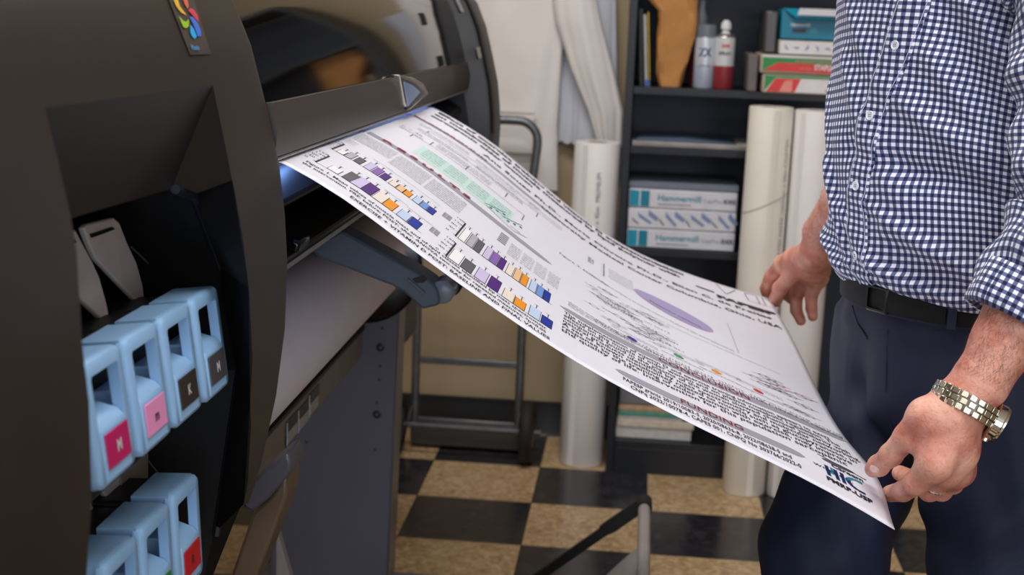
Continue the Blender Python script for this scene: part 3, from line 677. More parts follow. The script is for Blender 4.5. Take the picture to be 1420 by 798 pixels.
# loaded paper roll
PRL = mat('loaded_roll_paper', '#f0e8f2', .6, var=.02)
prt = thing('loaded_paper_roll', 'fat white paper roll loaded under the printer output tray', 'paper roll', (.035, -1.87, .73))
mb = MB(); mb.lathe((.035, -2.44, .815), [(.03, 0), (.085, .001), (.0855, .003), (.0855, 1.138), (.085, 1.14), (.03, 1.141)], 64, axis='y'); mb.build('wound_paper', PRL, prt)
mb = MB(); mb.lathe((.037, -1.299, .80), [(.03, 0), (.100, 0), (.112, .006), (.112, .022), (.06, .03), (.03, .09)], 48, axis='y'); mb.build('spindle_flange', BLKG, prt)
# curtain of paper running up behind
mb = MB(); R_ = []
mb.prism([(-.049, -2.44, .80), (-.047, -2.44, .80), (-.010, -2.44, .985), (-.012, -2.44, .985)], (0, 1.13, 0)); mb.build('paper_web', PRL, prt)
# stand
LEG = mat('slate_painted_steel', '#666773', .42, var=.03, nscale=5, spec=.45); LEG_LIT = mat('warm_lit_steel', '#7d766e', .4)
for Y in (-1.0, -2.62):
    mb = MB(); mb.prism([(-.215, Y, .03), (.044, Y, .03), (.056, Y, .70), (.060, Y, .86), (-.21, Y, .86)], (0, .085, 0)); lg = mb.build('stand_leg', LEG, pt, .003)
    mb = MB(); mb.prism([(.0452, Y+.004, .035), (.0572, Y+.004, .70), (.0612, Y+.004, .855), (.0632, Y+.004, .855), (.0592, Y+.004, .70), (.0472, Y+.004, .035)], (0, .076, 0)); mb.build('leg_lit_side', LEG_LIT, lg)  # warm light on the leg's side, painted as a lighter strip of colour
    for (x, z, r) in ((.020, .571, .0085), (.015, .424, .0085)):
        mb = MB(); mb.lathe((x, Y-.004, z), [(r*.5, 0), (r, .001), (r, .004)], 20, axis='y'); b_ = mb.build('bolt', mat('dark_bolt', '#26262b', .3, metal=.6), lg)
        mb = MB(); mb.lathe((x, Y-.0055, z), [(r*.45, 0), (r*.5, .003)], 6, axis='y'); mb.build('socket', mat('bolt_socket', '#77777d', .3, metal=.8), b_)
    for (x, z) in ((.022, .612), (.019, .53), (.018, .50), (.014, .45), (.012, .345), (-.137, .352)):
        mb = MB(); mb.lathe((x, Y-.0008, z), [(.0008, 0), (.0028, .0), (.0028, .003)], 12, axis='y'); mb.build('screw_hole', BLK, lg)
    mb = MB(); mb.box((-.30, Y+.01, .012), (.34, Y+.07, .045)); mb.build('foot', LEG, lg, .008)
    for x in (-.27, .30):
        mb = MB(); mb.lathe((x, Y+.025, .0135), [(.008, 0), (.013, .001), (.013, .023), (.008, .024)], 16, axis='y'); mb.build('caster', RUB, lg)
bm_ = MB(); bm_.prism([(-.020, -2.53, .548), (-.018, -2.53, .604), (-.06, -2.53, .606), (-.06, -2.53, .548)], (0, 1.525, 0)); bmo = bm_.build('cross_beam', mat('taupe_beam', '#7a7066', .45), pt, .002)
mb = MB(); mb.prism([(-.015, -2.53, .607), (-.012, -2.53, .618), (-.06, -2.53, .62), (-.06, -2.53, .607)], (0, 1.525, 0)); mb.build('black_strip', BLK, pt)
for (x, y) in ((405, 594), (420.5, 577), (435, 556)):
    c = atx(x, y, -.0175); 
    mb = MB(); mb.obox(c, [0, 1, 0], [0, 0, 1], [1, 0, 0], .040, .021, .0008); s_ = mb.build('rating_plate', mat('dark_label', '#2d2b2a', .4), bmo)
    mb = MB(); mb.obox(c+np.array([.0012, .0, -.008]), [0, 1, 0], [0, 0, 1], [1, 0, 0], .032, .010, .0006); mb.build('white_panel', mat('label_pale', '#a9a6a2', .5, var=.4, nscale=260), s_)
    mb = MB(); mb.obox(c+np.array([.0012, -.038, .0]), [0, 1, 0], [0, 0, 1], [1, 0, 0], .001, .02, .0006); mb.build('white_rule', LW, s_)
# lower wedge of the near housing with its handle block
pz = [(332, 690), (362, 655), (398, 628), (404, 640), (404, 655), (375, 690), (350, 712), (338, 705)]
mb = MB(); mb.prism([at(x, y, -2.40) for x, y in pz], (0, .06, 0)); mb.build('lower_corner_block', mat('slate_corner', '#44434b', .4), pt, .004)
mb = MB(); mb.prism([at(x, y, -2.38) for x, y in [(398, 655), (398, 690), (372, 760), (345, 830), (310, 830), (350, 712), (375, 690)]], (0, .06, 0)); mb.build('lower_edge_panel', mat('brown_grey_panel', '#5a4a3a', .35), pt, .004)
mb = MB(); mb.prism([at(x, y, -1.45) for x, y in [(381, 724), (384, 735), (402, 798), (408, 840), (383, 840), (383, 745), (376, 740)]], (0, .02, 0)); mb.build('stand_brace', mat('pale_grey_brace', '#a49d9a', .5), pt, .001)
# blue working light inside the slot
l = bpy.data.lights.new('slot_light', 'AREA'); l.shape = 'RECTANGLE'; l.size = .012; l.size_y = 1.45; l.energy = 1.7; l.color = (.22, .42, 1)
o = bpy.data.objects.new('slot_light', l); COL.objects.link(o); o.location = (.128, -1.66, 1.118); o.rotation_euler = (0, math.radians(-12), 0)
# ------------------------------------------------------------------ paper catch bin
cb = thing('catch_bin', 'grey fabric catch bin on a pale tube and black arm before the printer', 'catch bin', (.45, -1.0, .0))
bt = mat('pale_grey_tube', '#a39c9a', .4); bf = mat('grey_bin_fabric', '#8f8b87', .8, bump=.3)
mb = MB(); mb.tube([(.590, -2.75, .279), (.590, -1.06, .279)], .0125, 16); mb.build('tube', bt, cb)
mb = MB(); mb.tube([(.590, -1.075, .279), (.590, -1.025, .279)], .0165, 16); mb.build('tube_cap', RUB, cb)
for Y in (-1.04, -2.73):
    a, b = np.array([.592, Y, .280]), np.array([.30, Y, .035]); d = (b-a)/np.linalg.norm(b-a); nn = np.array([-d[2], 0, d[0]])
    mb = MB(); mb.prism([a+nn*.014, a-nn*.014, a+d*.11-nn*.014, a+d*.11-nn*.010, b-nn*.010, b+nn*.010, a+d*.11+nn*.010, a+d*.09+nn*.014], (0, .012, 0)); mb.build('arm', mat('black_steel', '#0d0d0f', .3), cb, .001)
rows = []
for k, q in enumerate(np.linspace(0, 1, 14)):
    x = .578-.36*q; z = .281-.20*math.sin(q*math.pi*.62)-.03*q
    rows.append([(x+.002*math.sin(9*j), -1.30-.16*q*0-1.4*j/16, z+.004*math.sin(j*1.3+k)) for j in range(17)])
mb = MB(); V = [p for r in rows for p in r]; mb.add(V, [(k*17+j, k*17+j+1, (k+1)*17+j+1, (k+1)*17+j) for k in range(13) for j in range(16)])
o = mb.build('fabric_sling', bf, cb); s_ = o.modifiers.new('thick', 'SOLIDIFY'); s_.thickness = .0015
# ------------------------------------------------------------------ printed poster
PN = np.array([[.1747,1.118],[.2079,1.1016],[.24,1.0832],[.2711,1.0629],[.3018,1.0417],[.3326,1.0208],[.3638,1.0002],[.3952,.9802],[.4269,.9605],[.4589,.9414],[.4914,.923],[.5244,.9057],[.5579,.8895],[.5919,.8741],[.626,.8591],[.6603,.8444],[.6946,.8297],[.7286,.8146],[.7623,.7986],[.7953,.7814],[.828,.7635]])
PF = np.array([[.1747,1.1044],[.206,1.0896],[.2367,1.0736],[.2666,1.0561],[.2954,1.0369],[.3233,1.0163],[.3507,.995],[.3781,.9737],[.4056,.9525],[.4335,.9318],[.462,.912],[.4913,.8935],[.5216,.8768],[.5529,.8622],[.5851,.8493],[.6178,.8379],[.651,.8275],[.6843,.818],[.7179,.8093],[.7517,.8016],[.7858,.7946]])
# continue the sheet back into the machine
bk = np.array([[-.035, .004], [-.072, .002], [-.105, -.006]])[::-1]
PN = np.vstack([PN[0]+bk, PN]); PF = np.vstack([PF[0]+bk, PF]); NB = 3
PY0, PW_ = -2.44, 1.067; LS, LT = .735, 1.067
def ps(s, t, e=0.):
    """surface point for feed fraction s (0 slot .. 1 held end), t (0 near .. 1 far)"""
    s = np.atleast_1d(np.asarray(s, float)); t = np.atleast_1d(np.asarray(t, float)); k = s*20+NB
    kk = np.arange(len(PN))
    def P(s_):
        k = np.clip(s_*20+NB, 0, len(PN)-1)
        a = np.stack([np.interp(k, kk, PN[:, 0]), np.interp(k, kk, PN[:, 1])], 1); b = np.stack([np.interp(k, kk, PF[:, 0]), np.interp(k, kk, PF[:, 1])], 1)
        q = a*(1-t)[:, None]+b*t[:, None]
        w = np.clip((s_-.75)/.25, 0, 1)**2
        x = q[:, 0]+.014*np.exp(-((t-.14)/.11)**2)*w
        z = q[:, 1]+.0035*np.sin(t*9+1)*np.clip((s_-.3)*1.6, 0, 1)*np.sin(np.pi*np.clip(t, 0, 1))
        return np.stack([x, PY0+PW_*t, z], 1)
    p = P(s)
    if np.any(e):
        d = P(s+.01)-P(s-.01); n = np.stack([-d[:, 2], 0*d[:, 0], d[:, 0]], 1); n /= np.linalg.norm(n, axis=1)[:, None]; p = p+n*np.reshape(e, (-1, 1))
    return p
PMATS = []
def pm_(name, c, r=.45): m = mat(name, c, r, var=.01); PMATS.append(m); return len(PMATS)-1
iW = pm_('poster_paper', '#e6e6f1', .42); iK = pm_('print_black', '#26242a'); iG = pm_('print_grey_bar', '#a09eab'); iG2 = pm_('print_light_grey', '#b4b1bb'); iDG = pm_('print_dark_grey', '#5c5b64')
iP0 = pm_('print_lavender', '#cfc3e8'); iP1 = pm_('print_violet', '#8a63b4'); iP2 = pm_('print_purple', '#4d1f7c'); iO0 = pm_('print_cream', '#ece2d8'); iO1 = pm_('print_apricot', '#eec293'); iO2 = pm_('print_orange', '#f0961c')
iB0 = pm_('print_pale_blue', '#c2d6f2'); iB1 = pm_('print_sky', '#6e9be0'); iB2 = pm_('print_blue', '#14309c'); iR = pm_('print_maroon', '#862c3c'); iT = pm_('print_mint', '#c9e6df'); iE = pm_('print_ellipse', '#a99dc9'); iE2 = pm_('print_ellipse_rim', '#bda0c4')
iN = pm_('print_navy', '#1a2a5e'); iC = pm_('print_teal', '#2f86a0'); iGr = pm_('print_leaf', '#3f9a5a'); iRd = pm_('print_red', '#cf3a45'); iM = pm_('print_mid_grey', '#77757f'); iWh = pm_('print_white', '#f4f3f7')
pb = MB()
ss = np.linspace(-.14, 1, 92); tt = np.linspace(0, 1, 61)
G1, G2 = np.meshgrid(ss, tt, indexing='ij'); n1, n2 = G1.shape
top = ps(G1.ravel(), G2.ravel(), .0002); bot = ps(G1.ravel(), G2.ravel(), -.0002)
q = [(i*n2+j, i*n2+j+1, (i+1)*n2+j+1, (i+1)*n2+j) for i in range(n1-1) for j in range(n2-1)]
edge = [(i, 0) for i in range(n1)]+[(n1-1, j) for j in range(1, n2)]+[(i, n2-1) for i in range(n1-2, -1, -1)]+[(0, j) for j in range(n2-2, 0, -1)]
N0 = n1*n2; ee = [i*n2+j for i, j in edge]; m_ = len(ee)
pb.add(list(top)+list(bot), q+[tuple(N0+i for i in f[::-1]) for f in q]+[(ee[i], ee[(i+1) % m_], N0+ee[(i+1) % m_], N0+ee[i]) for i in range(m_)], iW)
LAY = [.0006]
def pquad(s0, s1, t0, t1, mi, e=.0004):
    n = max(1, int(abs(s1-s0)*60)); ms = max(1, int(abs(t1-t0)*10)); S, T_ = np.meshgrid(np.linspace(s0, s1, n+1), np.linspace(t0, t1, ms+1), indexing='ij')
    P = ps(S.ravel(), T_.ravel(), e); pb.add(P, [(i*(ms+1)+j, i*(ms+1)+j+1, (i+1)*(ms+1)+j+1, (i+1)*(ms+1)+j) for i in range(n) for j in range(ms)], mi)
def pline(s0, t0, s1, t1, w, mi=None, e=.0007):
    a = np.array([s0*LS, t0*LT]); b = np.array([s1*LS, t1*LT]); d = b-a; L = np.linalg.norm(d); nn = np.array([-d[1], d[0]])/L*w/2; n = max(1, int(L/.02)); V = []
    for k in range(n+1): c = a+d*k/n; V += [c+nn, c-nn]
    V = np.array(V); pb.add(ps(V[:, 0]/LS, V[:, 1]/LT, e), [(2*k, 2*k+1, 2*k+3, 2*k+2) for k in range(n)], iK if mi is None else mi)
def ptext(txt, s, t, size, mi=None, width=None, bold=0., e=.0009, slope=0.):
    v, f = text_mesh(txt, size, width*LS if width else None, bold)
    if len(v): pb.add(ps(s+v[:, 0]/LS, t+slope*v[:, 0]/LS+v[:, 1]/LT, e), f, iK if mi is None else mi)
def lens(s0, s1, tc0, tc1, hw, mi, e=.0005, pw=.5, n=40):
    V = []
    for k in range(n+1):
        q = k/n; x = 2*q-1; h = hw*max(0, 1-x**8 if pw == 8 else 1-x*x)**.5; s = s0+(s1-s0)*q; c = tc0+(tc1-tc0)*q; V += [(s, c+h), (s, c-h)]
    V = np.array(V); pb.add(ps(V[:, 0], V[:, 1], e), [(2*k, 2*k+1, 2*k+3, 2*k+2) for k in range(n)], mi)
WORDS = 'the effects of sarcopenic aging on muscle and metabolic profile in older women with exercise training showed chemical similarity in plasma molecular networking such as glucopyranose lysine and carnitine levels may improve this population supplementation appears to regulate lipid classes after intervention were compared using mass spectrometry and global natural product data for each group before and post test'.split()
def para(k, n):
    r = random.Random(k); out = []; l = ''
    while len(out) < n:
        w = r.choice(WORDS)
        if len(l)+len(w) > 52: out.append(l); l = w
        else: l = (l+' '+w).strip()
    return out
def block(s0, s1, t_top, t_bot, n, k, size=None, mi=None, slope=0., chars=None):
    dt = (t_top-t_bot)/n
    for i, l in enumerate(para(k, n)):
        if chars: l = l[:chars]
        ptext(l, s0, t_top-dt*(i+.8), size or dt*LT*.9, mi, width=(s1-s0)*(1 if i < n-1 else 1), slope=slope)
# headings on grey lens-shaped bars
lens(-.10, .425, .790, .778, .0105, iG, pw=8); lens(-.10, .425, .434, .410, .0125, iG, pw=8)
lens(.455, .998, .205, .262, .0125, iG, pw=8); lens(.560, .875, .062, .084, .0115, iG, pw=8)
ptext('BACKGROUND', .0, .783, .020, iR, width=.20, bold=.03); ptext('R E S U L T S', .03, .424, .023, iR, width=.20, bold=.05)
ptext('CONCLUSION', .642, .217, .028, iR, width=.170, bold=.0, slope=.1, e=.0012); ptext('FUNDING', .668, .0635, .025, iR, width=.105, bold=.0, slope=.07, e=.0012)
# title lines along the far side
ptext('Effect of exercise training and vitamin D supplementation:', .02, .957, .034, width=.745, bold=.04)
ptext('on metabolites of muscle measured by lipid polymer with', .02, .918, .034, width=.73, bold=.04)
ptext('sarcopenic older women', .02, .880, .030, width=.30, bold=.04)
ptext('Ana Souza Ph.D., Maria Oliveira Ph.D., Ellen C. de Freitas', .18, .820, .030, width=.79, bold=.02)
ptext('University Medical Center Columbus, Ohio, USA', .36, .768, .030, width=.625, bold=.02)
# FAPESP logo at the far corner
ptext('FAPESP', .840, .860, .038, width=.15, bold=.06)
pquad(.790, .838, .892, .905, iK); pline(.84, .886, .995, .886, .0012)
for a, b, c, d in ((.855, .985, .872, .92), (.872, .92, .905, .985), (.93, .985, .93, .925), (.93, .985, .96, .985), (.96, .985, .96, .925), (.975, .985, .975, .925), (.93, .925, .995, .925), (.975, .985, .995, .975)):
    pline(a, b, c, d, .0016)
# long captions along the near edge
cap = ['Figure 1. Mean values of muscle mass and of lipid classes identified by mass spectrometry before and after', 'the intervention. PRE: before; POST: after. ANOVA two-way for repeated measures, *p<0.05 different from']
for i, l in enumerate(cap): ptext(l[:88], .012, .0600-.0150*i, .0125, width=.43, slope=-.022, bold=.015)
ptext('EXERCISE + VITAMIN D POST: BASELINE AND FINAL VALUES ', .10, .0215, .0145, width=.35, slope=-.012, bold=.015)
for i, l in enumerate(para(44, 3)): ptext(l, .0, .155-.011*i+.15, .007, iM, width=.02)
# bar charts
def bars(s, t0, items, w):
    for (sc, h, mi) in items:
        pquad(sc-w/2, sc+w/2, t0, t0+h, iK, .0004); pquad(sc-w/2+.0010, sc+w/2-.0010, t0+.001, t0+h-.001, mi, .0007); pline(sc, t0+h, sc, t0+h+.016, .0010); pline(sc-.004, t0+h+.016, sc+.004, t0+h+.016, .0009)
bars(0, .084, [(.0487, .030, iWh), (.0738, .055, iDG), (.0965-.008, .060, iP0), (.107, .058, iP2), (.1275, .050, iO0), (.1465, .045, iO2), (.1725, .042, iB0), (.1925, .044, iB2)], .0195)
bars(0, .196, [(.022, .03, iWh), (.036, .045, iG2), (.0526, .042, iDG), (.0719, .052, iP0), (.0870, .048, iP1), (.1021, .042, iP2), (.1204, .032, iO0), (.1347, .034, iO1), (.1486, .032, iO2), (.1674, .040, iB0), (.1817, .036, iB1), (.1959, .036, iB2)], .0138)
bars(0, .066, [(.2733, .058, iWh), (.2955, .052, iDG), (.3208, .058, iP0), (.3437, .058, iP2), (.3706, .045, iO0), (.3915, .040, iO2), (.4180, .048, iB0), (.4400, .040, iB2)], .0205)
bars(0, .180, [(.2633, .078, iWh), (.2785, .075, iG2), (.2926, .070, iDG), (.3110, .070, iP0), (.3250, .066, iP1), (.3390, .064, iP2), (.3565, .062, iO0), (.3710, .066, iO1), (.3850, .060, iO2), (.4025, .062, iB0), (.4165, .058, iB1), (.4300, .056, iB2)], .0134)
for (sa, t0, t1) in ((.020, .084, .150), (.008, .196, .262), (.2600, .066, .150), (.2520, .180, .278)):
    pline(sa, t0, sa, t1, .0022); pline(sa, t0, sa+.19, t0, .0010)
    for k in range(5): t_ = t0+(t1-t0)*k/4.2+.004; pline(sa-.005, t_, sa, t_, .0014); ptext('%d' % (40*k), sa-.020, t_-.003, .009)
for s0, t0 in ((.215, .135), (.213, .245)):
    pquad(s0, s0+.016, t0-.016, t0+.014, iG2, .0004); [ptext('Pre  Post', s0, t0-.014+.008*k, .008, width=.016) for k in range(3)]
for a, b, c in ((.12, .165, .155), (.165, .215, .150), (.09, .20, .268), (.06, .10, .272)): pline(a, c, b, c, .0009)
# statistics table
for k in range(6): pquad(.312, .330, .318+.011*k, .3245+.011*k, iM, .0004)
for c in range(4):
    for k, l in enumerate(para(7+c, 7)): ptext(l[:10], .338+.028*c, .352-.0115*k, .009, iDG, width=.024)
# text between the bars, mint box, flow chart
for c, (a, b, tt_, tb_, n) in enumerate(((.0, .075, .400, .325, 9), (.08, .150, .395, .300, 9), (.155, .232, .390, .300, 8))):
    block(a, b, tt_, tb_, n, 20+c, mi=iDG)
pquad(.085, .315, .465, .560, iT, .0004)
for c in range(4):
    for k, l in enumerate(para(60+c, 5)): ptext(l[:16], .098+.055*c, .548-.016*k, .010, iDG if k % 2 else iC, width=.046)
for c in range(6):
    P_ = (.255+.014*c, .475+.012*(c % 3)); pline(P_[0], P_[1], P_[0]+.016, P_[1]+.018, .002, iC); pquad(P_[0]+.012, P_[0]+.018, P_[1]-.004, P_[1]+.004, iK, .0006)
for (a, b, c, d) in ((.05, .60, .335, .60), (.05, .60, .05, .575), (.335, .60, .335, .555), (.33, .44, .36, .462), (.05, .66, .36, .70), (.09, .60, .09, .64), (.18, .60, .18, .64), (.28, .625, .28, .665), (.06, .71, .30, .71), (.06, .71, .06, .69), (.36, .70, .36, .66), (.32, .458, .345, .458), (.26, .468, .33, .440)):
    pline(a, b, c, d, .0016, iDG)
ptext('n = 48', .015, .625, .014, iDG); ptext('women', .015, .605, .014, iDG)
block(.10, .24, .655, .612, 3, 31, mi=iM); block(.19, .32, .700, .665, 3, 32, mi=iM); block(.04, .17, .695, .668, 2, 35, mi=iM); block(.03, .16, .752, .722, 2, 33, mi=iM); block(.18, .36, .748, .722, 2, 34, mi=iM)
block(.33, .425, .74, .70, 3, 39, mi=iG2)
ptext('Figure 3. Molecular', .432, .520, .016, width=.12)
# right panel: plot, ellipse, molecules
pquad(.4995, .508, .610, .655, iG2, .0004); [ptext('1.0', .4995, .612+.008*k, .009, iDG) for k in range(5)]
pline(.540, .575, .540, .675, .0022, iM); [pline(.533, .58+.02*k, .54, .58+.02*k, .0012, iM) for k in range(5)]
for k, l in enumerate(para(51, 6)): ptext(l[:18], .552, .655-.013*k, .009, iM, width=.06)
lens(.612, .792, .606, .572, .043, iE2, .0004); lens(.616, .788, .605, .574, .037, iE, .0006)
ptext('Molecular network', .648, .578, .018, iDG, width=.115, slope=-.2)
ptext('Figure 4. Chemical similarity of the molecular network in the plasma of older women before exercise', .505, .525, .012, iM, width=.32, slope=-.1)
ptext('and after the intervention, colored nodes show the compound classes', .62, .475, .010, iG2, width=.30)
pline(.835, .50, .835, .665, .0016, iG2)
r = random.Random(3)
def molecule(s, t, c, sc=1.):
    n = 6; R = .0065*sc; P = [(s+R/LS*math.cos(a)*1.25, t+R/LT*math.sin(a)) for a in [k*math.pi/3 for k in range(6)]]
    for k in range(6): pline(*P[k], *P[(k+1) % 6], .0011, c)
    pline(*P[0], P[0][0]+.012*sc, P[0][1]+.004, .0011, c); pline(*P[3], P[3][0]-.012*sc, P[3][1]-.003, .0011, c)
for k in range(34): molecule(.515+.15*r.random(), .29+.19*r.random()-.0*k, iM, .7+.6*r.random())
for k in range(22):
    a = .52+.15*r.random(); b = .30+.16*r.random(); ptext(r.choice(['m/z 204.12', 'C16H32', 'lysine', 'PC 34:1', 'acid']), a, b, .009, iDG)
for k in range(11): s_, t_ = .842+.105*r.random(), .30+.145*r.random(); molecule(s_, t_, iDG, 1.2); molecule(s_+.014, t_+.004, iRd if r.random() < .3 else iM, 1.1)
for a, b, c in ((.596, .262, iB2), (.688, .302, iGr), (.762, .315, iO2), (.842, .312, iRd)):
    lens(a-.010, a+.010, b, b, .008, c, .0006); block(a-.04, a+.05, b+.024, b+.008, 2, int(a*100), mi=iM); block(a-.035, a+.045, b-.010, b-.022, 1, int(a*90), mi=iM)
block(.47, .60, .262, .232, 3, 71, mi=iDG); block(.52, .99, .257, .240, 2, 72, mi=iM, slope=.06); block(.62, .99, .252, .236, 1, 73, mi=iDG, slope=.07)
# conclusion text: the last words of its lines read clearly
CL = ['The supplementation of vitamin D and exercise training information appears to exert', 'effects on the muscle of older women and on plasma metabolic regulation. The', 'compounds found in the plasma of the women showed chemical similarity with', 'natural products identified by mass spectrometry and molecular networking.', 'A set of known metabolites related to muscle such as glucopyranose, in', 'response to the training of older women with exercise, may improve', 'the quality of life. Intervention for this population sarcopenic']
for i, l in enumerate(CL):
    t = .186-.0150*i; ptext(l, .465, t-.007, .0180, bold=.012, width=.485+.012*(3-abs(i-3)), slope=.086)
ptext('women.', .885, .148-.013*7+.10*.42-.025, .0145)
FL_ = ['FAPESP grants 2019/10083-5, 2020/08636-8, 2022/08638-5 and', 'CNPq 2022/10078-4, CAPES 001, CNPQ No 303766/2022-0']
for i, l in enumerate(FL_): ptext(l, .572+.012*i, .034-.018*i, .0185, width=.275, slope=.06, bold=.012)
# logo with script and hospital letters in the corner
lens(.905, .958, .112, .116, .006, iDG, .0005); pline(.90, .121, .975, .112, .0022); ptext('Careem', .918, .098, .016, width=.05, bold=.03)
def hc(s, t, h):
    w = .006
    for (x0, x1, m) in ((0, .0065, iN), (.014, .0205, iN), (.024, .0305, iN)): pquad(s+x0, s+x1, t, t+h, m, .0005)
    pquad(s+.0065, s+.014, t+h*.35, t+h*.65, iC, .0005); pquad(s+.009, s+.0135, t+h*.55, t+h, iC, .0006)
    pts = [(.060, .98), (.048, 1.), (.038, .8), (.035, .5), (.038, .2), (.048, 0), (.060, .02)]
    for k in range(6): pline(s+pts[k][0], t+h*pts[k][1], s+pts[k+1][0], t+h*pts[k+1][1], .006, iN if k > 2 else iC)
hc(.905, .060, .032); ptext('FMRP-USP', .900, .040, .018, width=.074, bold=.04)
poster = pb.build('printed_poster', PMATS, None, smooth=False)
for p in poster.data.polygons: p.use_smooth = p.material_index == 0
tag(poster, 'large white scientific poster with charts, sliding from the printer into two hands', 'poster')
# ------------------------------------------------------------------ the man
person = thing('person', 'man in navy gingham shirt, navy trousers and steel wristwatch holding the poster edge', 'person', (.95, -2.08, 0))
def skin_mat():
    m = bpy.data.materials.new('skin'); m.use_nodes = True; nt = m.node_tree; b = nt.nodes['Principled BSDF']; L = nt.links.new
    tc = nt.nodes.new('ShaderNodeTexCoord')
    def nz(sc, det, dist=0.):
        n = nt.nodes.new('ShaderNodeTexNoise'); n.inputs['Scale'].default_value = sc; n.inputs['Detail'].default_value = det; n.inputs['Distortion'].default_value = dist; L(tc.outputs['Object'], n.inputs['Vector']); return n
    n1 = nz(28, 4, .5); r1 = nt.nodes.new('ShaderNodeValToRGB'); e = r1.color_ramp.elements
    e[0].position = .33; e[0].color = lin('#c47866'); e[1].position = .68; e[1].color = lin('#e8b09a'); x = e.new(.5); x.color = lin('#d79683'); L(n1.outputs['Fac'], r1.inputs[0])
    n2 = nz(330, 3); r2 = nt.nodes.new('ShaderNodeValToRGB'); r2.color_ramp.elements[0].position = .30; r2.color_ramp.elements[0].color = (.80, .66, .58, 1); r2.color_ramp.elements[1].position = .45; r2.color_ramp.elements[1].color = (1, 1, 1, 1); L(n2.outputs['Fac'], r2.inputs[0])
    mx = nt.nodes.new('ShaderNodeMix'); mx.data_type = 'RGBA'; mx.blend_type = 'MULTIPLY'; mx.inputs['Factor'].default_value = .6; L(r1.outputs[0], mx.inputs['A']); L(r2.outputs[0], mx.inputs['B']); L(mx.outputs['Result'], b.inputs['Base Color'])
    b.inputs['Roughness'].default_value = .48; b.inputs['Specular IOR Level'].default_value = .4
    b.inputs['Subsurface Weight'].default_value = .15; b.inputs['Subsurface Radius'].default_value = (.9, .35, .2); b.inputs['Subsurface Scale'].default_value = .005
    n3 = nz(420, 4, .4); n4 = nz(85, 4, 1.5); ad = nt.nodes.new('ShaderNodeMath'); ad.operation = 'MULTIPLY_ADD'; ad.inputs[1].default_value = 2.2; L(n4.outputs['Fac'], ad.inputs[0]); L(n3.outputs['Fac'], ad.inputs[2])
    bp = nt.nodes.new('ShaderNodeBump'); bp.inputs['Strength'].default_value = .42; bp.inputs['Distance'].default_value = .0012; L(ad.outputs[0], bp.inputs['Height']); L(bp.outputs[0], b.inputs['Normal'])
    return m
SKIN = skin_mat()
def Z2(x, y, Y): return at(1180+x/3.629, 500+y/3.629, Y)      # near (left) hand
def Z1(x, y, Y): return at(1020+x/3.988, 260+y/3.988, Y)      # far (right) hand
def chain(L, pts, k=None):
    for a, b in zip(pts[:-1], pts[1:]): L.append((a[0], a[1], b[0], b[1]) + ((k,) if k else ()))
lh = []
WL = at(1356, 534, -2.42); EL = at(1474, 322, -2.38)
chain(lh, [(WL, .0265), (WL*.72+EL*.28, .0300), (WL*.4+EL*.6, .040), (EL, .044)], .01)
# forearm is a little wider than deep: second strand
sd = np.array([.010, .004, .006])
chain(lh, [(WL+sd, .022), (WL*.5+EL*.5+sd*1.2, .034), (EL, .042)], .012)
wr = Z2(545, 225, -2.425)
idx = [(Z2(425, 520, -2.455), .0155), (Z2(325, 618, -2.440), .0130), (Z2(262, 660, -2.375), .0112), (Z2(196, 672, -2.318), .0096)]
mid = [(Z2(480, 545, -2.43), .0150), (Z2(395, 655, -2.395), .0120), (Z2(310, 600, -2.335), .0105), (Z2(245, 568, -2.30), .0090)]
rng_ = [(Z2(520, 560, -2.41), .0145), (Z2(455, 655, -2.365), .0118), (Z2(360, 640, -2.32), .0100), (Z2(290, 620, -2.29), .0088)]
pky = [(Z2(545, 555, -2.39), .0135), (Z2(512, 622, -2.35), .0112), (Z2(430, 640, -2.31), .0092), (Z2(370, 630, -2.285), .0080)]
thb = [(Z2(470, 245, -2.43), .0200), (Z2(375, 285, -2.435), .0185), (Z2(283, 385, -2.425), .0135), (Z2(200, 478, -2.400), .0118), (Z2(140, 530, -2.365), .0112), (Z2(112, 548, -2.350), .0096)]
for f in (idx, mid, rng_, pky): chain(lh, f, .0035)
chain(lh, thb, .006)
for f, r in ((idx, .019), (mid, .020), (rng_, .019), (pky, .0175)): lh.append((wr+(f[0][0]-WL)*.05, .024, f[0][0], r*.93, .012))
lh.append((Z2(395, 290, -2.43), .0195, Z2(430, 430, -2.44), .017, .010)); lh.append((WL, .027, wr, .025, .012))
lh.append((Z2(480, 300, -2.44), .022, Z2(540, 460, -2.43), .021, .012))
lh.append((Z2(300, 395, -2.425), .0105, Z2(385, 470, -2.445), .010, .008))
rh = []
WR = at(1137, 322, -1.56); ER = at(1235, 190, -1.86)
chain(rh, [(WR, .0265), (WR*.6+ER*.4, .034), (ER, .045)], .01)
chain(rh, [(WR+np.array([.008, .01, -.004]), .024), (ER, .042)], .01)
w2 = Z1(455, 345, -1.535)
i2 = [(Z1(265, 425, -1.425), .0150), (Z1(198, 490, -1.385), .0125), (Z1(170, 560, -1.358), .0112), (Z1(176, 602, -1.352), .0095)]
m2 = [(Z1(330, 480, -1.41), .0150), (Z1(275, 560, -1.368), .0118), (Z1(290, 600, -1.362), .0102), (Z1(310, 622, -1.362), .0090)]
r2_ = [(Z1(395, 500, -1.425), .0150), (Z1(335, 600, -1.392), .0122), (Z1(335, 680, -1.395), .0105), (Z1(362, 738, -1.415), .0088)]
p2 = [(Z1(460, 500, -1.45), .0140), (Z1(418, 600, -1.425), .0112), (Z1(420, 672, -1.43), .0100), (Z1(427, 715, -1.445), .0088)]
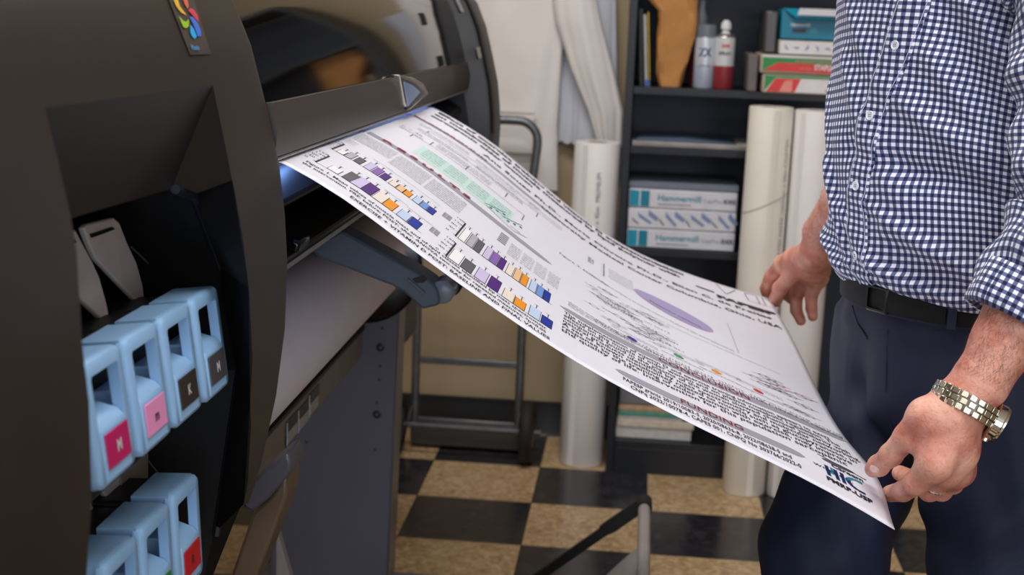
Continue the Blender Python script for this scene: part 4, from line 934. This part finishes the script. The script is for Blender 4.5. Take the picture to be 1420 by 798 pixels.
t2 = [(Z1(455, 365, -1.53), .0210), (Z1(395, 425, -1.485), .0200), (Z1(310, 485, -1.455), .0150), (Z1(245, 560, -1.430), .0125), (Z1(224, 615, -1.408), .0110), (Z1(222, 634, -1.402), .0095)]
for f in (i2, m2, r2_, p2): chain(rh, f, .003)
chain(rh, t2, .006)
for f, r in ((i2, .018), (m2, .019), (r2_, .019), (p2, .018)): rh.append((w2, .0235, f[0][0], r*.9, .010))
rh.append((Z1(330, 400, -1.46), .020, Z1(440, 450, -1.48), .024, .012)); rh.append((WR, .026, w2, .026, .01))
# rest of the body under the clothes
SL = at(1492, -70, -2.30); SR = np.array([.862, -1.965, 1.375])
NK = np.array([.945, -2.09, 1.42]); HD = np.array([.915, -2.115, 1.585])
fdir = np.array([-.766, -.643, 0]); rdir = np.array([-.643, .766, 0])
bd = []
dn = np.array([0, 0, -.035]); chain(bd, [(EL, .043), (SL*.9+NK*.1+dn, .036)], .02); chain(bd, [(ER, .043), (SR*.9+NK*.1+dn, .036)], .02)
chain(bd, [(SL*.9+NK*.1+dn, .032), (NK-[0, 0, .05], .048), (SR*.9+NK*.1+dn, .032)], .015)
chain(bd, [(NK, .055), (np.array([.95, -2.09, 1.15]), .095), (np.array([.945, -2.06, .95]), .060)], .03)
hipL = np.array([1.01, -2.17, .86]); hipR = np.array([.905, -1.955, .86])
kneeL = at(1392, 800, -2.20); kneeR = at(1143, 765, -2.08); ankL = np.array([1.07, -2.16, .09]); ankR = np.array([.83, -2.10, .09])
chain(bd, [(hipL, .05), (np.array([.945, -2.06, .93]), .05), (hipR, .05)], .02)
chain(bd, [(hipL, .055), (kneeL, .045), (ankL, .035)], .03); chain(bd, [(hipR, .055), (kneeR, .045), (ankR, .035)], .03)
chain(bd, [(NK, .052), (HD-[0, 0, .08]-fdir*.01, .055)], .02)
z_ = lambda v: np.array([0, 0, v])
HD_P = [(HD+fdir*-.022+z_(.030), .079, HD+fdir*.010+z_(.026), .077), (HD+fdir*.028-z_(.005), .062, HD+fdir*.030-z_(.045), .052), (HD+fdir*.030-z_(.055), .048, HD+fdir*.052-z_(.086), .024),
        (HD+fdir*.088+z_(.006), .005, HD+fdir*.101-z_(.024), .0085), (HD+fdir*.068+rdir*.028+z_(.026), .013, HD+fdir*.068-rdir*.028+z_(.026), .013)]
for sgn in (-1, 1): HD_P.append((HD+rdir*.078*sgn-fdir*.008+z_(.014), .010, HD+rdir*.076*sgn-fdir*.004-z_(.020), .006))
bd += [p+(.007 if min(p[1], p[3]) < .02 else .02,) for p in HD_P]
VB, FB = [], []
for prims, h in ((lh, .0017), (rh, .0019), (bd, .007)):
    V, F = sdf_mesh(prims, h); n = len(VB); VB += [tuple(p) for p in V]; FB += [tuple(n+i for i in f) for f in F]
mb = MB(); mb.v = VB; mb.f = FB; mb.m = [0]*len(FB)
body = mb.build('body', SKIN, person, angle=180)
sm = body.modifiers.new('smooth', 'SMOOTH'); sm.factor = .6; sm.iterations = 4
NAIL = mat('fingernail', '#f0cbc0', .25, var=.03, nscale=300)
def nail(tip, prev, up, r, w=.0065, l=.0075):
    tip = np.asarray(tip); prev = np.asarray(prev); a = tip-prev; a /= np.linalg.norm(a); up = np.asarray(up, float); up -= a*(up@a); up /= np.linalg.norm(up); b = np.cross(a, up)
    V = []; nu, nv = 7, 6
    for i in range(nu):
        u = -1+2*i/(nu-1)
        for j in range(nv):
            v = -1+2*j/(nv-1); ww = w*(1-.28*max(u, 0)**2-.1*max(-u, 0)**2); ang = v*ww/r; rr = r+.0003-.0010*max(u, 0)**3
            V.append(tip-a*.002+a*l*u+up*rr*math.cos(ang)+b*rr*math.sin(ang))
    mb = MB(); mb.add(V, [(i*nv+j, i*nv+j+1, (i+1)*nv+j+1, (i+1)*nv+j) for i in range(nu-1) for j in range(nv-1)])
    o = mb.build('fingernail', NAIL, person, angle=180); s_ = o.modifiers.new('t', 'SOLIDIFY'); s_.thickness = .0006; s_.offset = 0
tocam = CAM-thb[-1][0]
nail(r2_[-1][0], r2_[-2][0], [-.4, -.1, -.6], .0088, .005, .006)

# eyes, brows, mouth and hair
mb = MB()
for sgn in (-1, 1): mb.lathe(HD+fdir*.074+rdir*.031*sgn+[0, 0, .006-.011], [(.001, 0), (.008, .003), (.011, .011), (.008, .019), (.001, .022)], 16)
mb.build('eyes', mat('eye_white', '#e8e4df', .2), person)
mb = MB()
for sgn in (-1, 1): c = HD+fdir*.0850+rdir*.031*sgn+[0, 0, .006]; mb.obox(c, rdir, [0, 0, 1], fdir, .0035, .0035, .001)
mb.build('irises', mat('iris_brown', '#4a3526', .2), person, .001)
mb = MB(); mb.obox(HD+fdir*.0805-[0, 0, .056], rdir, [0, 0, 1], fdir, .018, .0035, .003); mb.build('lips', mat('lip', '#a8685c', .5), person, .001)
HP = [(HD-fdir*.025+[0, 0, .035], .086, HD+fdir*.005+[0, 0, .045], .078), (HD-fdir*.04-[0, 0, .03], .068, HD-fdir*.03+[0, 0, .02], .08)]
V, F = sdf_mesh(HP, .004, .02, fn=lambda X, Y, Z: .0018*np.sin(X*310)*np.sin(Y*270)*np.sin(Z*90)+np.maximum(0, ((X-HD[0])*fdir[0]+(Y-HD[1])*fdir[1])*1.6-.085-(Z-HD[2])*.9))
mb = MB(); mb.v = [tuple(p) for p in V]; mb.f = F; mb.m = [0]*len(F); mb.build('hair', mat('short_hair', '#5a4636', .6, var=.3, nscale=200, bump=.6, bscale=500), person, angle=180)

# shirt ------------------------------------------------------------------
def gingham():
    m = bpy.data.materials.new('gingham_cotton'); m.use_nodes = True; nt = m.node_tree; b = nt.nodes['Principled BSDF']; L = nt.links.new
    uv = nt.nodes.new('ShaderNodeTexCoord'); sx = nt.nodes.new('ShaderNodeSeparateXYZ'); L(uv.outputs['UV'], sx.inputs[0])
    def stripe(o):
        f = nt.nodes.new('ShaderNodeMath'); f.operation = 'FRACT'; L(o, f.inputs[0])
        g = nt.nodes.new('ShaderNodeMath'); g.operation = 'PINGPONG'; g.inputs[1].default_value = .5; L(f.outputs[0], g.inputs[0])
        r = nt.nodes.new('ShaderNodeMapRange'); r.inputs['From Min'].default_value = .215; r.inputs['From Max'].default_value = .285; L(g.outputs[0], r.inputs['Value']); return r.outputs['Result']
    a, c = stripe(sx.outputs['X']), stripe(sx.outputs['Y'])
    m1 = nt.nodes.new('ShaderNodeMix'); m1.data_type = 'RGBA'; L(a, m1.inputs['Factor']); m1.inputs['A'].default_value = lin('#f2f3fa'); m1.inputs['B'].default_value = lin('#5c6796')
    m2 = nt.nodes.new('ShaderNodeMix'); m2.data_type = 'RGBA'; L(a, m2.inputs['Factor']); m2.inputs['A'].default_value = lin('#5c6796'); m2.inputs['B'].default_value = lin('#0c1038')
    m3 = nt.nodes.new('ShaderNodeMix'); m3.data_type = 'RGBA'; L(c, m3.inputs['Factor']); L(m1.outputs['Result'], m3.inputs['A']); L(m2.outputs['Result'], m3.inputs['B'])
    L(m3.outputs['Result'], b.inputs['Base Color']); b.inputs['Roughness'].default_value = .75; b.inputs['Sheen Weight'].default_value = .1
    n = nt.nodes.new('ShaderNodeTexNoise'); n.inputs['Scale'].default_value = 55; n.inputs['Detail'].default_value = 3; L(uv.outputs['Object'], n.inputs['Vector'])
    bp = nt.nodes.new('ShaderNodeBump'); bp.inputs['Strength'].default_value = .35; bp.inputs['Distance'].default_value = .002; L(n.outputs['Fac'], bp.inputs['Height']); L(bp.outputs[0], b.inputs['Normal'])
    return m
GING = gingham(); PER = .0083
# rows: z, centre offset along the facing direction, half width, half depth
TZ = [(0.952, 0.0, 0.146, 0.106), (0.962, 0.002, 0.16, 0.118), (0.98, 0.003, 0.168, 0.129), (1.01, 0.003, 0.174, 0.136), (1.06, 0.003, 0.178, 0.141), (1.1, 0.004, 0.181, 0.143), (1.14, 0.004, 0.185, 0.144), (1.2, 0.003, 0.19, 0.141), (1.26, 0.004, 0.196, 0.138), (1.31, 0.004, 0.2, 0.134), (1.36, 0.002, 0.196, 0.122), (1.395, -0.004, 0.165, 0.1), (1.42, -0.006, 0.115, 0.082), (1.438, -0.004, 0.075, 0.068)]
TC = np.array([.950, -2.090])
tz = np.array(TZ)
def fold_line(th, z, a0, z0, a1, z1, w, amp):
    """ridge that runs from (a0,z0) to (a1,z1) in angle and height"""
    d = np.array([(a1-a0)*.17, z1-z0]); L = np.linalg.norm(d); d /= L; p = np.array([(th-a0)*.17, z-z0]); t = np.clip((p@d)/L, 0, 1); q = p-d*t*L
    return amp*math.exp(-(q@q)/(w*w))*math.sin(math.pi*min(1, .15+t*.85))**.5
FOLDS = [(f[0], f[1], f[2], f[3], f[4]*1.1, f[5]*1.55) for f in [(.25, 1.33, 1.25, 1.135, .012, .010), (.45, 1.345, 1.35, 1.185, .011, .009), (-.1, 1.21, 1.1, 1.075, .012, .008), (-.35, 1.13, .75, 1.10, .013, -.008), (.0, 1.045, 1.05, .985, .010, .008), (-.2, 1.00, .75, .958, .008, .009),
         (-.55, 1.24, .15, 1.06, .014, .006), (-.5, 1.06, .1, .965, .008, .006), (.7, 1.32, 1.55, 1.10, .012, .010), (.95, 1.37, 1.7, 1.22, .012, .010), (.1, .975, .6, .945, .006, .007), (.6, 1.00, 1.4, .965, .009, .008), (-1.0, 1.02, -.3, .96, .008, .006),
         (.2, 1.29, .9, 1.13, .016, -.007), (-.9, 1.2, -.45, 1.0, .01, .004), (.35, 1.17, 1.25, 1.10, .008, .006), (-.6, 1.32, -.1, 1.20, .012, .004), (.15, 1.25, 1.2, 1.06, .010, .006), (-.3, 1.08, .5, 1.02, .007, .005), (-.45, .99, .2, .965, .006, .006), (-.7, 1.11, -.35, .98, .008, .005)]]
def pth(z): return float(np.interp(z, [.95, .985, 1.07, 1.165, 1.25, 1.4], [-.20, -.24, -.27, -.19, -.05, .12]))
def torso(th, z):
    """th 0 = front, positive towards his left"""
    fo = np.interp(z, tz[:, 0], tz[:, 1]); a = np.interp(z, tz[:, 0], tz[:, 2]); b = np.interp(z, tz[:, 0], tz[:, 3])
    ext = sum(fold_line(th, z, *f) for f in FOLDS) if abs(th) < 2.2 else 0
    g = max(0, 1-(z-.95)/.25)
    ext += .0025*math.sin(th*9+z*22)*g+.0015*math.sin(th*17-z*40)*g+.0018*math.sin(th*4+z*31)
    ext *= 1-.7*math.exp(-((th-pth(z))/.17)**2)
    a += ext; b += ext; e = .92
    c, s = math.cos(th), math.sin(th)
    f = math.copysign(abs(c)**e, c)*b+fo; l = math.copysign(abs(s)**e, s)*a
    return np.array([TC[0]+fdir[0]*f-rdir[0]*l, TC[1]+fdir[1]*f-rdir[1]*l, z])
NU, NV = 300, 190
zs = np.concatenate([np.linspace(.952, 1.40, NV-14), np.linspace(1.403, 1.438, 14)])
V = []; U = []
for z in zs:
    u = 0
    for i in range(NU+1):
        th = -math.pi+2*math.pi*i/NU; V.append(torso(th, z))
        wv = .0035*math.sin(th*2.1+z*17)+.0022*math.sin(th*5+z*9)
        U.append(((th*.172+wv+.012*math.sin(z*11)*math.exp(-((th-.9)/.8)**2))/PER, (z+.010*math.sin(th*2.2+z*9)+.03*max(0, th-.3)**1.5*math.exp(-((z-1.3)/.14)**2))/PER))
mb = MB(); w = NU+1; mb.add(V, [(k*w+i, k*w+i+1, (k+1)*w+i+1, (k+1)*w+i) for k in range(len(zs)-1) for i in range(NU)]); mb.uv = U
shirt = mb.build('shirt', GING, person, angle=180)
so = shirt.modifiers.new('thick', 'SOLIDIFY'); so.thickness = .0012; so.offset = -1
# button placket with stitching, buttons
def pth(z): return float(np.interp(z, [.95, .985, 1.07, 1.165, 1.25, 1.4], [-.20, -.24, -.27, -.19, -.05, .12]))
def on_t(th, z, e):
    p = torso(th, z); q = torso(th+.01, z)-torso(th-.01, z); v = torso(th, z+.003)-torso(th, z-.003); n = np.cross(q, v); n /= np.linalg.norm(n)
    if n@np.array([fdir[0]*math.cos(th)-rdir[0]*math.sin(th), fdir[1]*math.cos(th)-rdir[1]*math.sin(th), 0]) < 0: n = -n
    return p+n*e, n
zz_ = np.linspace(.956, 1.40, 150); V = []; U = []
for z in zz_:
    c = pth(z)
    for j, (d, e) in enumerate(((-.100, .0004), (-.098, .0022), (-.05, .0024), (.0, .0024), (.05, .0024), (.098, .0022), (.100, .0004))):
        V.append(on_t(c+d, z, e)[0]); U.append((((c+d)*.172*.93)/PER, z/PER))
mb = MB(); mb.add(V, [(k*7+i, k*7+i+1, (k+1)*7+i+1, (k+1)*7+i) for k in range(149) for i in range(6)]); mb.uv = U; mb.build('placket', GING, shirt, angle=180)
for d in (-.083, .083):
    mb = MB(); P = [on_t(pth(z)+d, z, .0027)[0] for z in zz_]; mb.tube(P, .00045, 4); mb.build('stitching', mat('white_thread', '#c9cbe0', .7), shirt)
BT = mat('white_button', '#e6e8f2', .25)
for z in (1.005, 1.090, 1.175, 1.259, 1.345):
    p, n = on_t(pth(z), z, .0040); t = np.cross(n, [0, 0, 1.]); t /= np.linalg.norm(t); v = np.cross(t, n)
    mb = MB(); R_ = []
    for r, h in ((.0052, 0), (.0058, .0007), (.0056, .0017), (.0046, .0020), (.0040, .0012), (.0005, .0012)): R_.append([p+n*h+t*r*math.cos(a)+v*r*math.sin(a) for a in np.linspace(0, 2*math.pi, 24, endpoint=False)])
    mb.loft(R_); b_ = mb.build('button', BT, shirt)
    mb = MB()
    for a in (.785, 2.356, 3.927, 5.498): q = p+n*.0014+(t*math.cos(a)+v*math.sin(a))*.0016; mb.obox(q, t, v, n, .0005, .0005, .0002)
    mb.build('button_holes', mat('thread_dark', '#4a4f66', .7), b_)
# sleeves
def sleeve(path, rad, nm, cuff):
    P = [np.asarray(p, float) for p in path]; D = np.r_[0, np.cumsum([np.linalg.norm(b-a) for a, b in zip(P[:-1], P[1:])])]; n = 150
    q = np.linspace(0, D[-1], n); C = np.stack([np.interp(q, D, [p[k] for p in P]) for k in range(3)], 1)
    for _ in range(30): C[1:-1] = .25*C[:-2]+.5*C[1:-1]+.25*C[2:]
    R = np.interp(q, D, rad); V = []; U = []; ref = None; m = 90; frames = []
    for i in range(n):
        t = C[min(i+1, n-1)]-C[max(i-1, 0)]; t /= np.linalg.norm(t)
        if ref is None: ref = np.cross(t, [0, 0, 1.]) if abs(t[2]) < .8 else np.cross(t, [1., 0, 0])
        ref -= t*(ref@t); ref /= np.linalg.norm(ref); b = np.cross(t, ref); frames.append((C[i].copy(), ref.copy(), b, t))
        for j in range(m+1):
            a = 2*math.pi*j/m; s_ = q[i]
            w_ = .0045*math.sin(s_*70+2.2*math.sin(a))+.003*math.sin(s_*115-a*2)+.0025*math.sin(a*3+s_*25)
            w_ *= min(1, (D[-1]-s_)/.03) if s_ > D[-1]-.03 else 1
            r = R[i]+w_; V.append(C[i]+ref*r*math.cos(a)+b*r*math.sin(a)); U.append((a*rad[-1]/PER, (s_+.006*math.sin(2*a+s_*20))/PER))
    mb = MB(); mb.add(V, [(k*(m+1)+i, k*(m+1)+i+1, (k+1)*(m+1)+i+1, (k+1)*(m+1)+i) for k in range(n-1) for i in range(m)]); mb.uv = U
    o = mb.build('sleeve', GING, shirt, angle=180); so = o.modifiers.new('t', 'SOLIDIFY'); so.thickness = .0012
    # rolled cuff
    c, r_, b, t = frames[-1]; V = []; U = []
    prof = [(-.048, .001), (-.046, .006), (-.030, .0075), (-.012, .0078), (-.002, .0065), (.003, .003), (.002, -.001), (-.004, -.004), (-.02, -.005)]
    L_ = 0
    for k, (s_, e) in enumerate(prof):
        L_ = s_ if k < 5 else L_+.005
        for j in range(m+1):
            a = 2*math.pi*j/m; rr = rad[-1]+e+.0015*math.sin(3*a+k*.7)+.001*math.sin(7*a); V.append(c+t*s_+r_*rr*math.cos(a)+b*rr*math.sin(a)); U.append(((a*rad[-1])/PER+.3*k*.1, L_/PER+.35))
    mb = MB(); mb.add(V, [(k*(m+1)+i, k*(m+1)+i+1, (k+1)*(m+1)+i+1, (k+1)*(m+1)+i) for k in range(len(prof)-1) for i in range(m)]); mb.uv = U
    mb.build('cuff', GING, o, angle=180)
aL = (EL-WL)/np.linalg.norm(EL-WL)
CU = at(1402, 444, -2.40)
sleeve([SL+[-.03, .03, .03], SL+[.01, -.01, -.03], SL*.5+EL*.5+[.01, 0, 0], EL+[.012, 0, .012], CU*.55+EL*.45, CU], [.070, .076, .066, .064, .058, .047], 'left', True)
CR = WR*.30+ER*.70
sleeve([SR+[.03, -.03, .03], SR+[0, 0, -.03], SR*.5+ER*.5, ER+[.01, 0, .01], CR], [.060, .064, .056, .056, .050], 'right', True)
# collar
mb = MB(); R_ = []
for dz, r in ((0, .064), (.03, .062), (.038, .066), (.012, .078), (.004, .080)):
    R_.append([(NK[0]+.004*0+r*math.cos(a), NK[1]+r*math.sin(a), NK[2]+.008+dz) for a in np.linspace(0, 2*math.pi, 48, endpoint=False)])
mb.loft(R_, caps=False); mb.uv = [((i % 48)*.0085/PER, (i//48)*.02/PER) for i in range(48*5)]; mb.build('collar', GING, shirt, angle=180)

# trousers ---------------------------------------------------------------
tr = []
WA = np.array([.950, -2.090, .905])
for sgn, hp in ((1, hipL), (-1, hipR)):
    tr.append((WA+np.array([-rdir[0], -rdir[1], 0])*.055*sgn-fdir*.004+[0, 0, .03], .094, hp+[0, 0, -.01], .092, .02))
tr.append((WA+fdir*.008, .098, WA+fdir*.004-[0, 0, .07], .104, .03)); tr.append((hipL, .088, hipR, .088, .02))
chain(tr, [(hipR+[0.008, 0, -.04], .088), (kneeR+(hipR-kneeR)*.55, .084), (kneeR, .080), (kneeR*.45+ankR*.55, .070), (ankR+[0, 0, .04], .064)], .025)
chain(tr, [(hipL+[.0, 0, -.02], .100), (kneeL+(hipL-kneeL)*.45, .096), (kneeL, .084), (kneeL*.45+ankL*.55, .070), (ankL+[0, 0, .04], .064)], .025)
def tfn(X, Y, Z):
    xl = .804+.040*(-1.373-Y)/1.067; cl = np.maximum(0, xl-X)*2.5*np.clip((Z-.735)/.04, 0, 1)*np.clip((.90-Z)/.03, 0, 1)
    d = .0035*np.sin(Z*38+X*45+Y*20)*np.exp(-((Z-.80)/.10)**2)+.0025*np.sin(Z*70-X*60+Y*30)*np.exp(-((Z-.74)/.12)**2)+.0022*np.sin(Z*23+Y*60)+.0012*np.sin(X*120+Z*30)
    return d+cl
V, F = sdf_mesh(tr, .0055, fn=tfn)
F = [f for f in F if V[list(f)][:, 2].mean() < .975]
NAVYC = mat('navy_cotton_twill', '#0d1734', .72, var=.05, nscale=60, bump=.25, bscale=900)
mb = MB(); mb.v = [tuple(p) for p in V]; mb.f = F; mb.m = [0]*len(F); trs = mb.build('trousers', NAVYC, person, angle=180)
# waistband, belt, loops, fly and pocket seams
def waist(th, z, e):
    a, b = .150+e, .116+e; f = math.cos(th)*b+.010; l = math.sin(th)*a
    return np.array([TC[0]+fdir[0]*f-rdir[0]*l, TC[1]+fdir[1]*f-rdir[1]*l, z])
def band(z0, z1, e0, e1, m, nm, par, t0=-math.pi, t1=math.pi, n=120):
    R_ = []
    for th in np.linspace(t0, t1, n): R_.append([waist(th, z0, e0), waist(th, z0, e1), waist(th, (z0+z1)/2, e1+.001), waist(th, z1, e1), waist(th, z1, e0)])
    mb = MB(); mb.loft(R_); return mb.build(nm, m, par, angle=40)
BELT = mat('black_leather', '#050505', .6, bump=.3, bscale=700, spec=.25)
band(.936, .985, -.008, -.003, NAVYC, 'waistband', trs)
belt = band(.940, .970, -.002, .0025, BELT, 'belt', person)
for th in (-.98, .55, 1.4, 2.6, -2.3): band(.936, .972, .0028, .005, NAVYC, 'belt_loop', trs, th-.035, th+.035, 4)
mb = MB(); c = waist(-.12, .955, .004); t = waist(-.10, .955, .004)-waist(-.14, .955, .004); t /= np.linalg.norm(t); n = np.cross(t, [0, 0, 1]); n = n if n@fdir > 0 else -n
ring_frame(mb, (*c, 0.), .019, .017, .004, .015, .0125, .003, n, t, np.array([0, 0, 1.]), -.002, .002); mb.build('buckle', mat('buckle_dark_metal', '#2c2c29', .3, metal=.9), belt)
band(.942, .968, .0025, .005, BELT, 'belt_tip', belt, -.08, .5, 20)
def surf_line(px, Y, m, nm, r=.0012):
    """seam laid on the trousers along photo pixels"""
    from mathutils.bvhtree import BVHTree
    P = []
    for x, y in px:
        d = Vector(tuple(at(x, y, Y)-CAM)).normalized(); h = BV.ray_cast(Vector(tuple(CAM)), d)
        if h[0] is not None: P.append(np.array(h[0])-np.array(d)*.0006)
    if len(P) > 1: mb = MB(); mb.tube(P, r, 6); mb.build(nm, m, trs)
from mathutils.bvhtree import BVHTree
BV = BVHTree.FromPolygons([tuple(p) for p in V], F)
SEAM = mat('navy_seam', '#0c1224', .7)
surf_line([(1231, 458), (1229, 500), (1228, 540), (1232, 580), (1244, 612), (1258, 630)], -2.2, SEAM, 'fly_seam', .0011)
surf_line([(1340, 437), (1343, 460), (1353, 482), (1372, 498)], -2.2, SEAM, 'pocket_seam', .0022)
surf_line([(1182, 424), (1190, 450), (1203, 470)], -2.2, SEAM, 'pocket_seam', .0015)
# shoes
for ank, d in ((ankL, fdir), (ankR, fdir)):
    d = d/np.linalg.norm(d); base = np.array([ank[0], ank[1], 0])
    V, F = sdf_mesh([(base-d*.05+[0, 0, .045], .042, base+d*.02+[0, 0, .055], .046), (base+d*.02+[0, 0, .05], .044, base+d*.15+[0, 0, .036], .034), (base-d*.03+[0, 0, .07], .045, base-d*.02+[0, 0, .09], .045)], .006, .02, fn=lambda X, Y, Z: np.maximum(0, .012-Z)*3)
    mb = MB(); mb.v = [tuple(p) for p in V]; mb.f = F; mb.m = [0]*len(F); sh = mb.build('shoe', BELT, person, angle=180)
    mb = MB(); pr = np.array([-d[1], d[0], 0]); R_ = []
    for z, g in ((.002, 0), (.014, .002)): R_.append([base+d*(.05+(.128+g)*math.cos(a))+pr*((.042+g+.004*math.cos(a))*math.sin(a))+[0, 0, z] for a in np.linspace(0, 2*math.pi, 32, endpoint=False)])
    mb.loft(R_); mb.build('sole', RUB, sh)

# wristwatch --------------------------------------------------------------
watch = bpy.data.objects.new('wristwatch', None); COL.objects.link(watch); watch.location = tuple(WL); watch.parent = person; watch.matrix_parent_inverse = Matrix.Translation(-Vector(person.location)); watch['label'] = 'steel wristwatch with a link bracelet'
STEEL = mat('brushed_steel', '#cbc5b4', .24, metal=1., var=.06, nscale=300); STP = mat('polished_steel', '#e6e2d8', .10, metal=1.); GLS = mat('watch_dial', '#15171c', .08)
class WP: pass
def wbuild(mb, nm, m, bevel=0.):
    o = mb.build(nm, m, None, bevel); o.parent = watch; o.matrix_parent_inverse = Matrix.Translation(-Vector(tuple(WL))); return o
wx = (WL-EL)/np.linalg.norm(WL-EL)                   # towards the hand
wc = at(1338, 562, -2.425)+(CAM-at(1338, 562, -2.425))*.0022
cw = CAM-wc; cw -= wx*(cw@wx); cw /= np.linalg.norm(cw); rw = np.cross(wx, cw)       # cw faces the camera, rw sideways
if (rw@RT) < 0: rw = -rw
RA, RBb = .0348, .0325
def wpt(a, r=0.): return wc+rw*(RA+r)*math.sin(a)+cw*(RBb+r)*math.cos(a)
nL = 24
for k in range(nL):
    a = 2*math.pi*(k+.5)/nL
    if 1.2 < a < 2.25: continue
    p = wpt(a); t = wpt(a+.05)-wpt(a-.05); t /= np.linalg.norm(t); n = np.cross(t, wx); n = n if n@(p-wc) > 0 else -n; h = .0041
    mb = MB()
    for off, hw in ((-.0070, .0031), (0, .0030), (.0070, .0031)):
        s_ = .0 if off else .5
        mb.obox(p+wx*off+t*h*s_*1.0, t, wx, n, h*.88, hw, .0017)
    wbuild(mb, 'bracelet_link', STEEL if k % 2 else STEEL, .0006)
    if k % 2 == 0 and False: pass
mb = MB(); R_ = []
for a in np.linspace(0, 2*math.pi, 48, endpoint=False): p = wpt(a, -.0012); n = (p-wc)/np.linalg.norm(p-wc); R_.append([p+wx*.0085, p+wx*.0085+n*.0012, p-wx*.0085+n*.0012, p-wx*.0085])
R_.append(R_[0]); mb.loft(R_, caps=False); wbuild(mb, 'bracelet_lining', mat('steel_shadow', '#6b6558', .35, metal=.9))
a = 1.72; p = wpt(a, -.0005); n = (wpt(a)-wc); n /= np.linalg.norm(n); t = wpt(a+.05)-wpt(a-.05); t /= np.linalg.norm(t)
mb = MB(); R_ = []
for r, h in ((.017, -.004), (.0200, -.003), (.0205, .004), (.0195, .0055), (.0175, .0060), (.0168, .0052)): R_.append([p+n*h+t*r*math.cos(q)+wx*r*math.sin(q) for q in np.linspace(0, 2*math.pi, 40, endpoint=False)])
mb.loft(R_); wbuild(mb, 'watch_case', STP)
mb = MB(); R_ = []
for r, h in ((.0192, .0052), (.0190, .0075), (.0160, .0082), (.0156, .0070)):
    R_.append([p+n*h+t*(r*(1+.018*(i % 2)))*math.cos(q)+wx*(r*(1+.018*(i % 2)))*math.sin(q) for i, q in enumerate(np.linspace(0, 2*math.pi, 60, endpoint=False))])
mb.loft(R_); wbuild(mb, 'bezel', STEEL)
mb = MB(); R_ = [[p+n*h+t*r*math.cos(q)+wx*r*math.sin(q) for q in np.linspace(0, 2*math.pi, 32, endpoint=False)] for r, h in ((.0155, .0070), (.0155, .0078), (.001, .0082))]
mb.loft(R_); wbuild(mb, 'dial', GLS)
mb = MB(); R_ = [[p+wx*(.020+h)+t*r*math.cos(q)+n*r*math.sin(q) for q in np.linspace(0, 2*math.pi, 16, endpoint=False)] for r, h in ((.003, 0), (.003, .003), (.002, .0035))]
mb.loft(R_); wbuild(mb, 'crown', STP)
# ring on the finger
c = mid[1][0]*.75+mid[2][0]*.25
c = Z2(345, 690, -2.40); a_ = np.array([-.8, .3, .3]); a_ /= np.linalg.norm(a_); b1 = np.cross(a_, [0, 0, 1.]); b1 /= np.linalg.norm(b1); b2 = np.cross(a_, b1)
c = mid[1][0]*.62+mid[0][0]*.38; a_ = mid[1][0]-mid[0][0]; a_ /= np.linalg.norm(a_); b1 = np.cross(a_, [0, 0, 1.]); b1 /= np.linalg.norm(b1); b2 = np.cross(a_, b1)
mb = MB(); P = [c+(b1*math.cos(q)+b2*math.sin(q))*.0138 for q in np.linspace(0, 2*math.pi, 33)]; mb.tube(P, .0014, 8, caps=False); mb.build('finger_ring', STP, person)
# forearm hair
BVb = BVHTree.FromPolygons(VB, FB)
def ray_nail(cx, cy, rx, ry, ang, Y):
    V = []; ca, sa = math.cos(ang), math.sin(ang); m = 20
    for rr_ in (0, .4, .75, 1.):
        for k in range(m):
            a = 2*math.pi*k/m; u = rx*rr_*math.copysign(abs(math.cos(a))**.8, math.cos(a)); v = ry*rr_*math.copysign(abs(math.sin(a))**.8, math.sin(a))
            p = Z2(cx+u*ca-v*sa, cy+u*sa+v*ca, Y); d = Vector(tuple(p-CAM)).normalized(); h = BVb.ray_cast(Vector(tuple(CAM)), d)
            if h[0] is None: return
            n_ = np.array(h[1]); n_ = n_ if n_@np.array(d) < 0 else -n_
            V.append(np.array(h[0])+n_*(.0007 if rr_ < .9 else -.0002))
    mb = MB(); mb.add(V, [(r_*m+k, r_*m+(k+1) % m, (r_+1)*m+(k+1) % m, (r_+1)*m+k) for r_ in range(3) for k in range(m)]); mb.build('fingernail', NAIL, person, angle=180)
ray_nail(117, 549, 27, 17, .55, -2.36)
HR = mat('arm_hair', '#4d3326', .6)
mb = MB(); r = random.Random(5)
def hairs(Wp, Ep, n, q0, q1, rad):
    ax = (Ep-Wp); L = np.linalg.norm(ax); ax /= L; u = np.cross(ax, [0, 0, 1.]); u /= np.linalg.norm(u); v = np.cross(ax, u)
    for _ in range(n):
        c = Wp+ax*L*r.uniform(q0, q1); a = r.uniform(0, 2*math.pi); d = u*math.cos(a)+v*math.sin(a); o = c+d*.12
        h = BVb.ray_cast(Vector(tuple(o)), Vector(tuple(-d)), .12)
        if h[0] is None: continue
        p = np.array(h[0]); n_ = np.array(h[1]); n_ = n_ if n_@d > 0 else -n_; s1 = np.cross(ax, n_); l = r.uniform(.006, .013)
        t = -ax*r.uniform(.5, 1)+s1*r.uniform(-.9, .9)+n_*r.uniform(.15, .55); t /= np.linalg.norm(t); t2 = t-n_*.35; w_ = s1*.00010
        P = [p, p+t*l*.5, p+t*l*.5+t2*l*.5]; mb.add([P[0]-w_, P[0]+w_, P[1]+w_*.7, P[1]-w_*.7, P[2]], [(0, 1, 2, 3), (3, 2, 4)])
hairs(WL, EL, 2400, .03, .62, .04); hairs(WR, ER, 900, .0, .5, .04)
mb.build('arm_hair', HR, person, smooth=False)
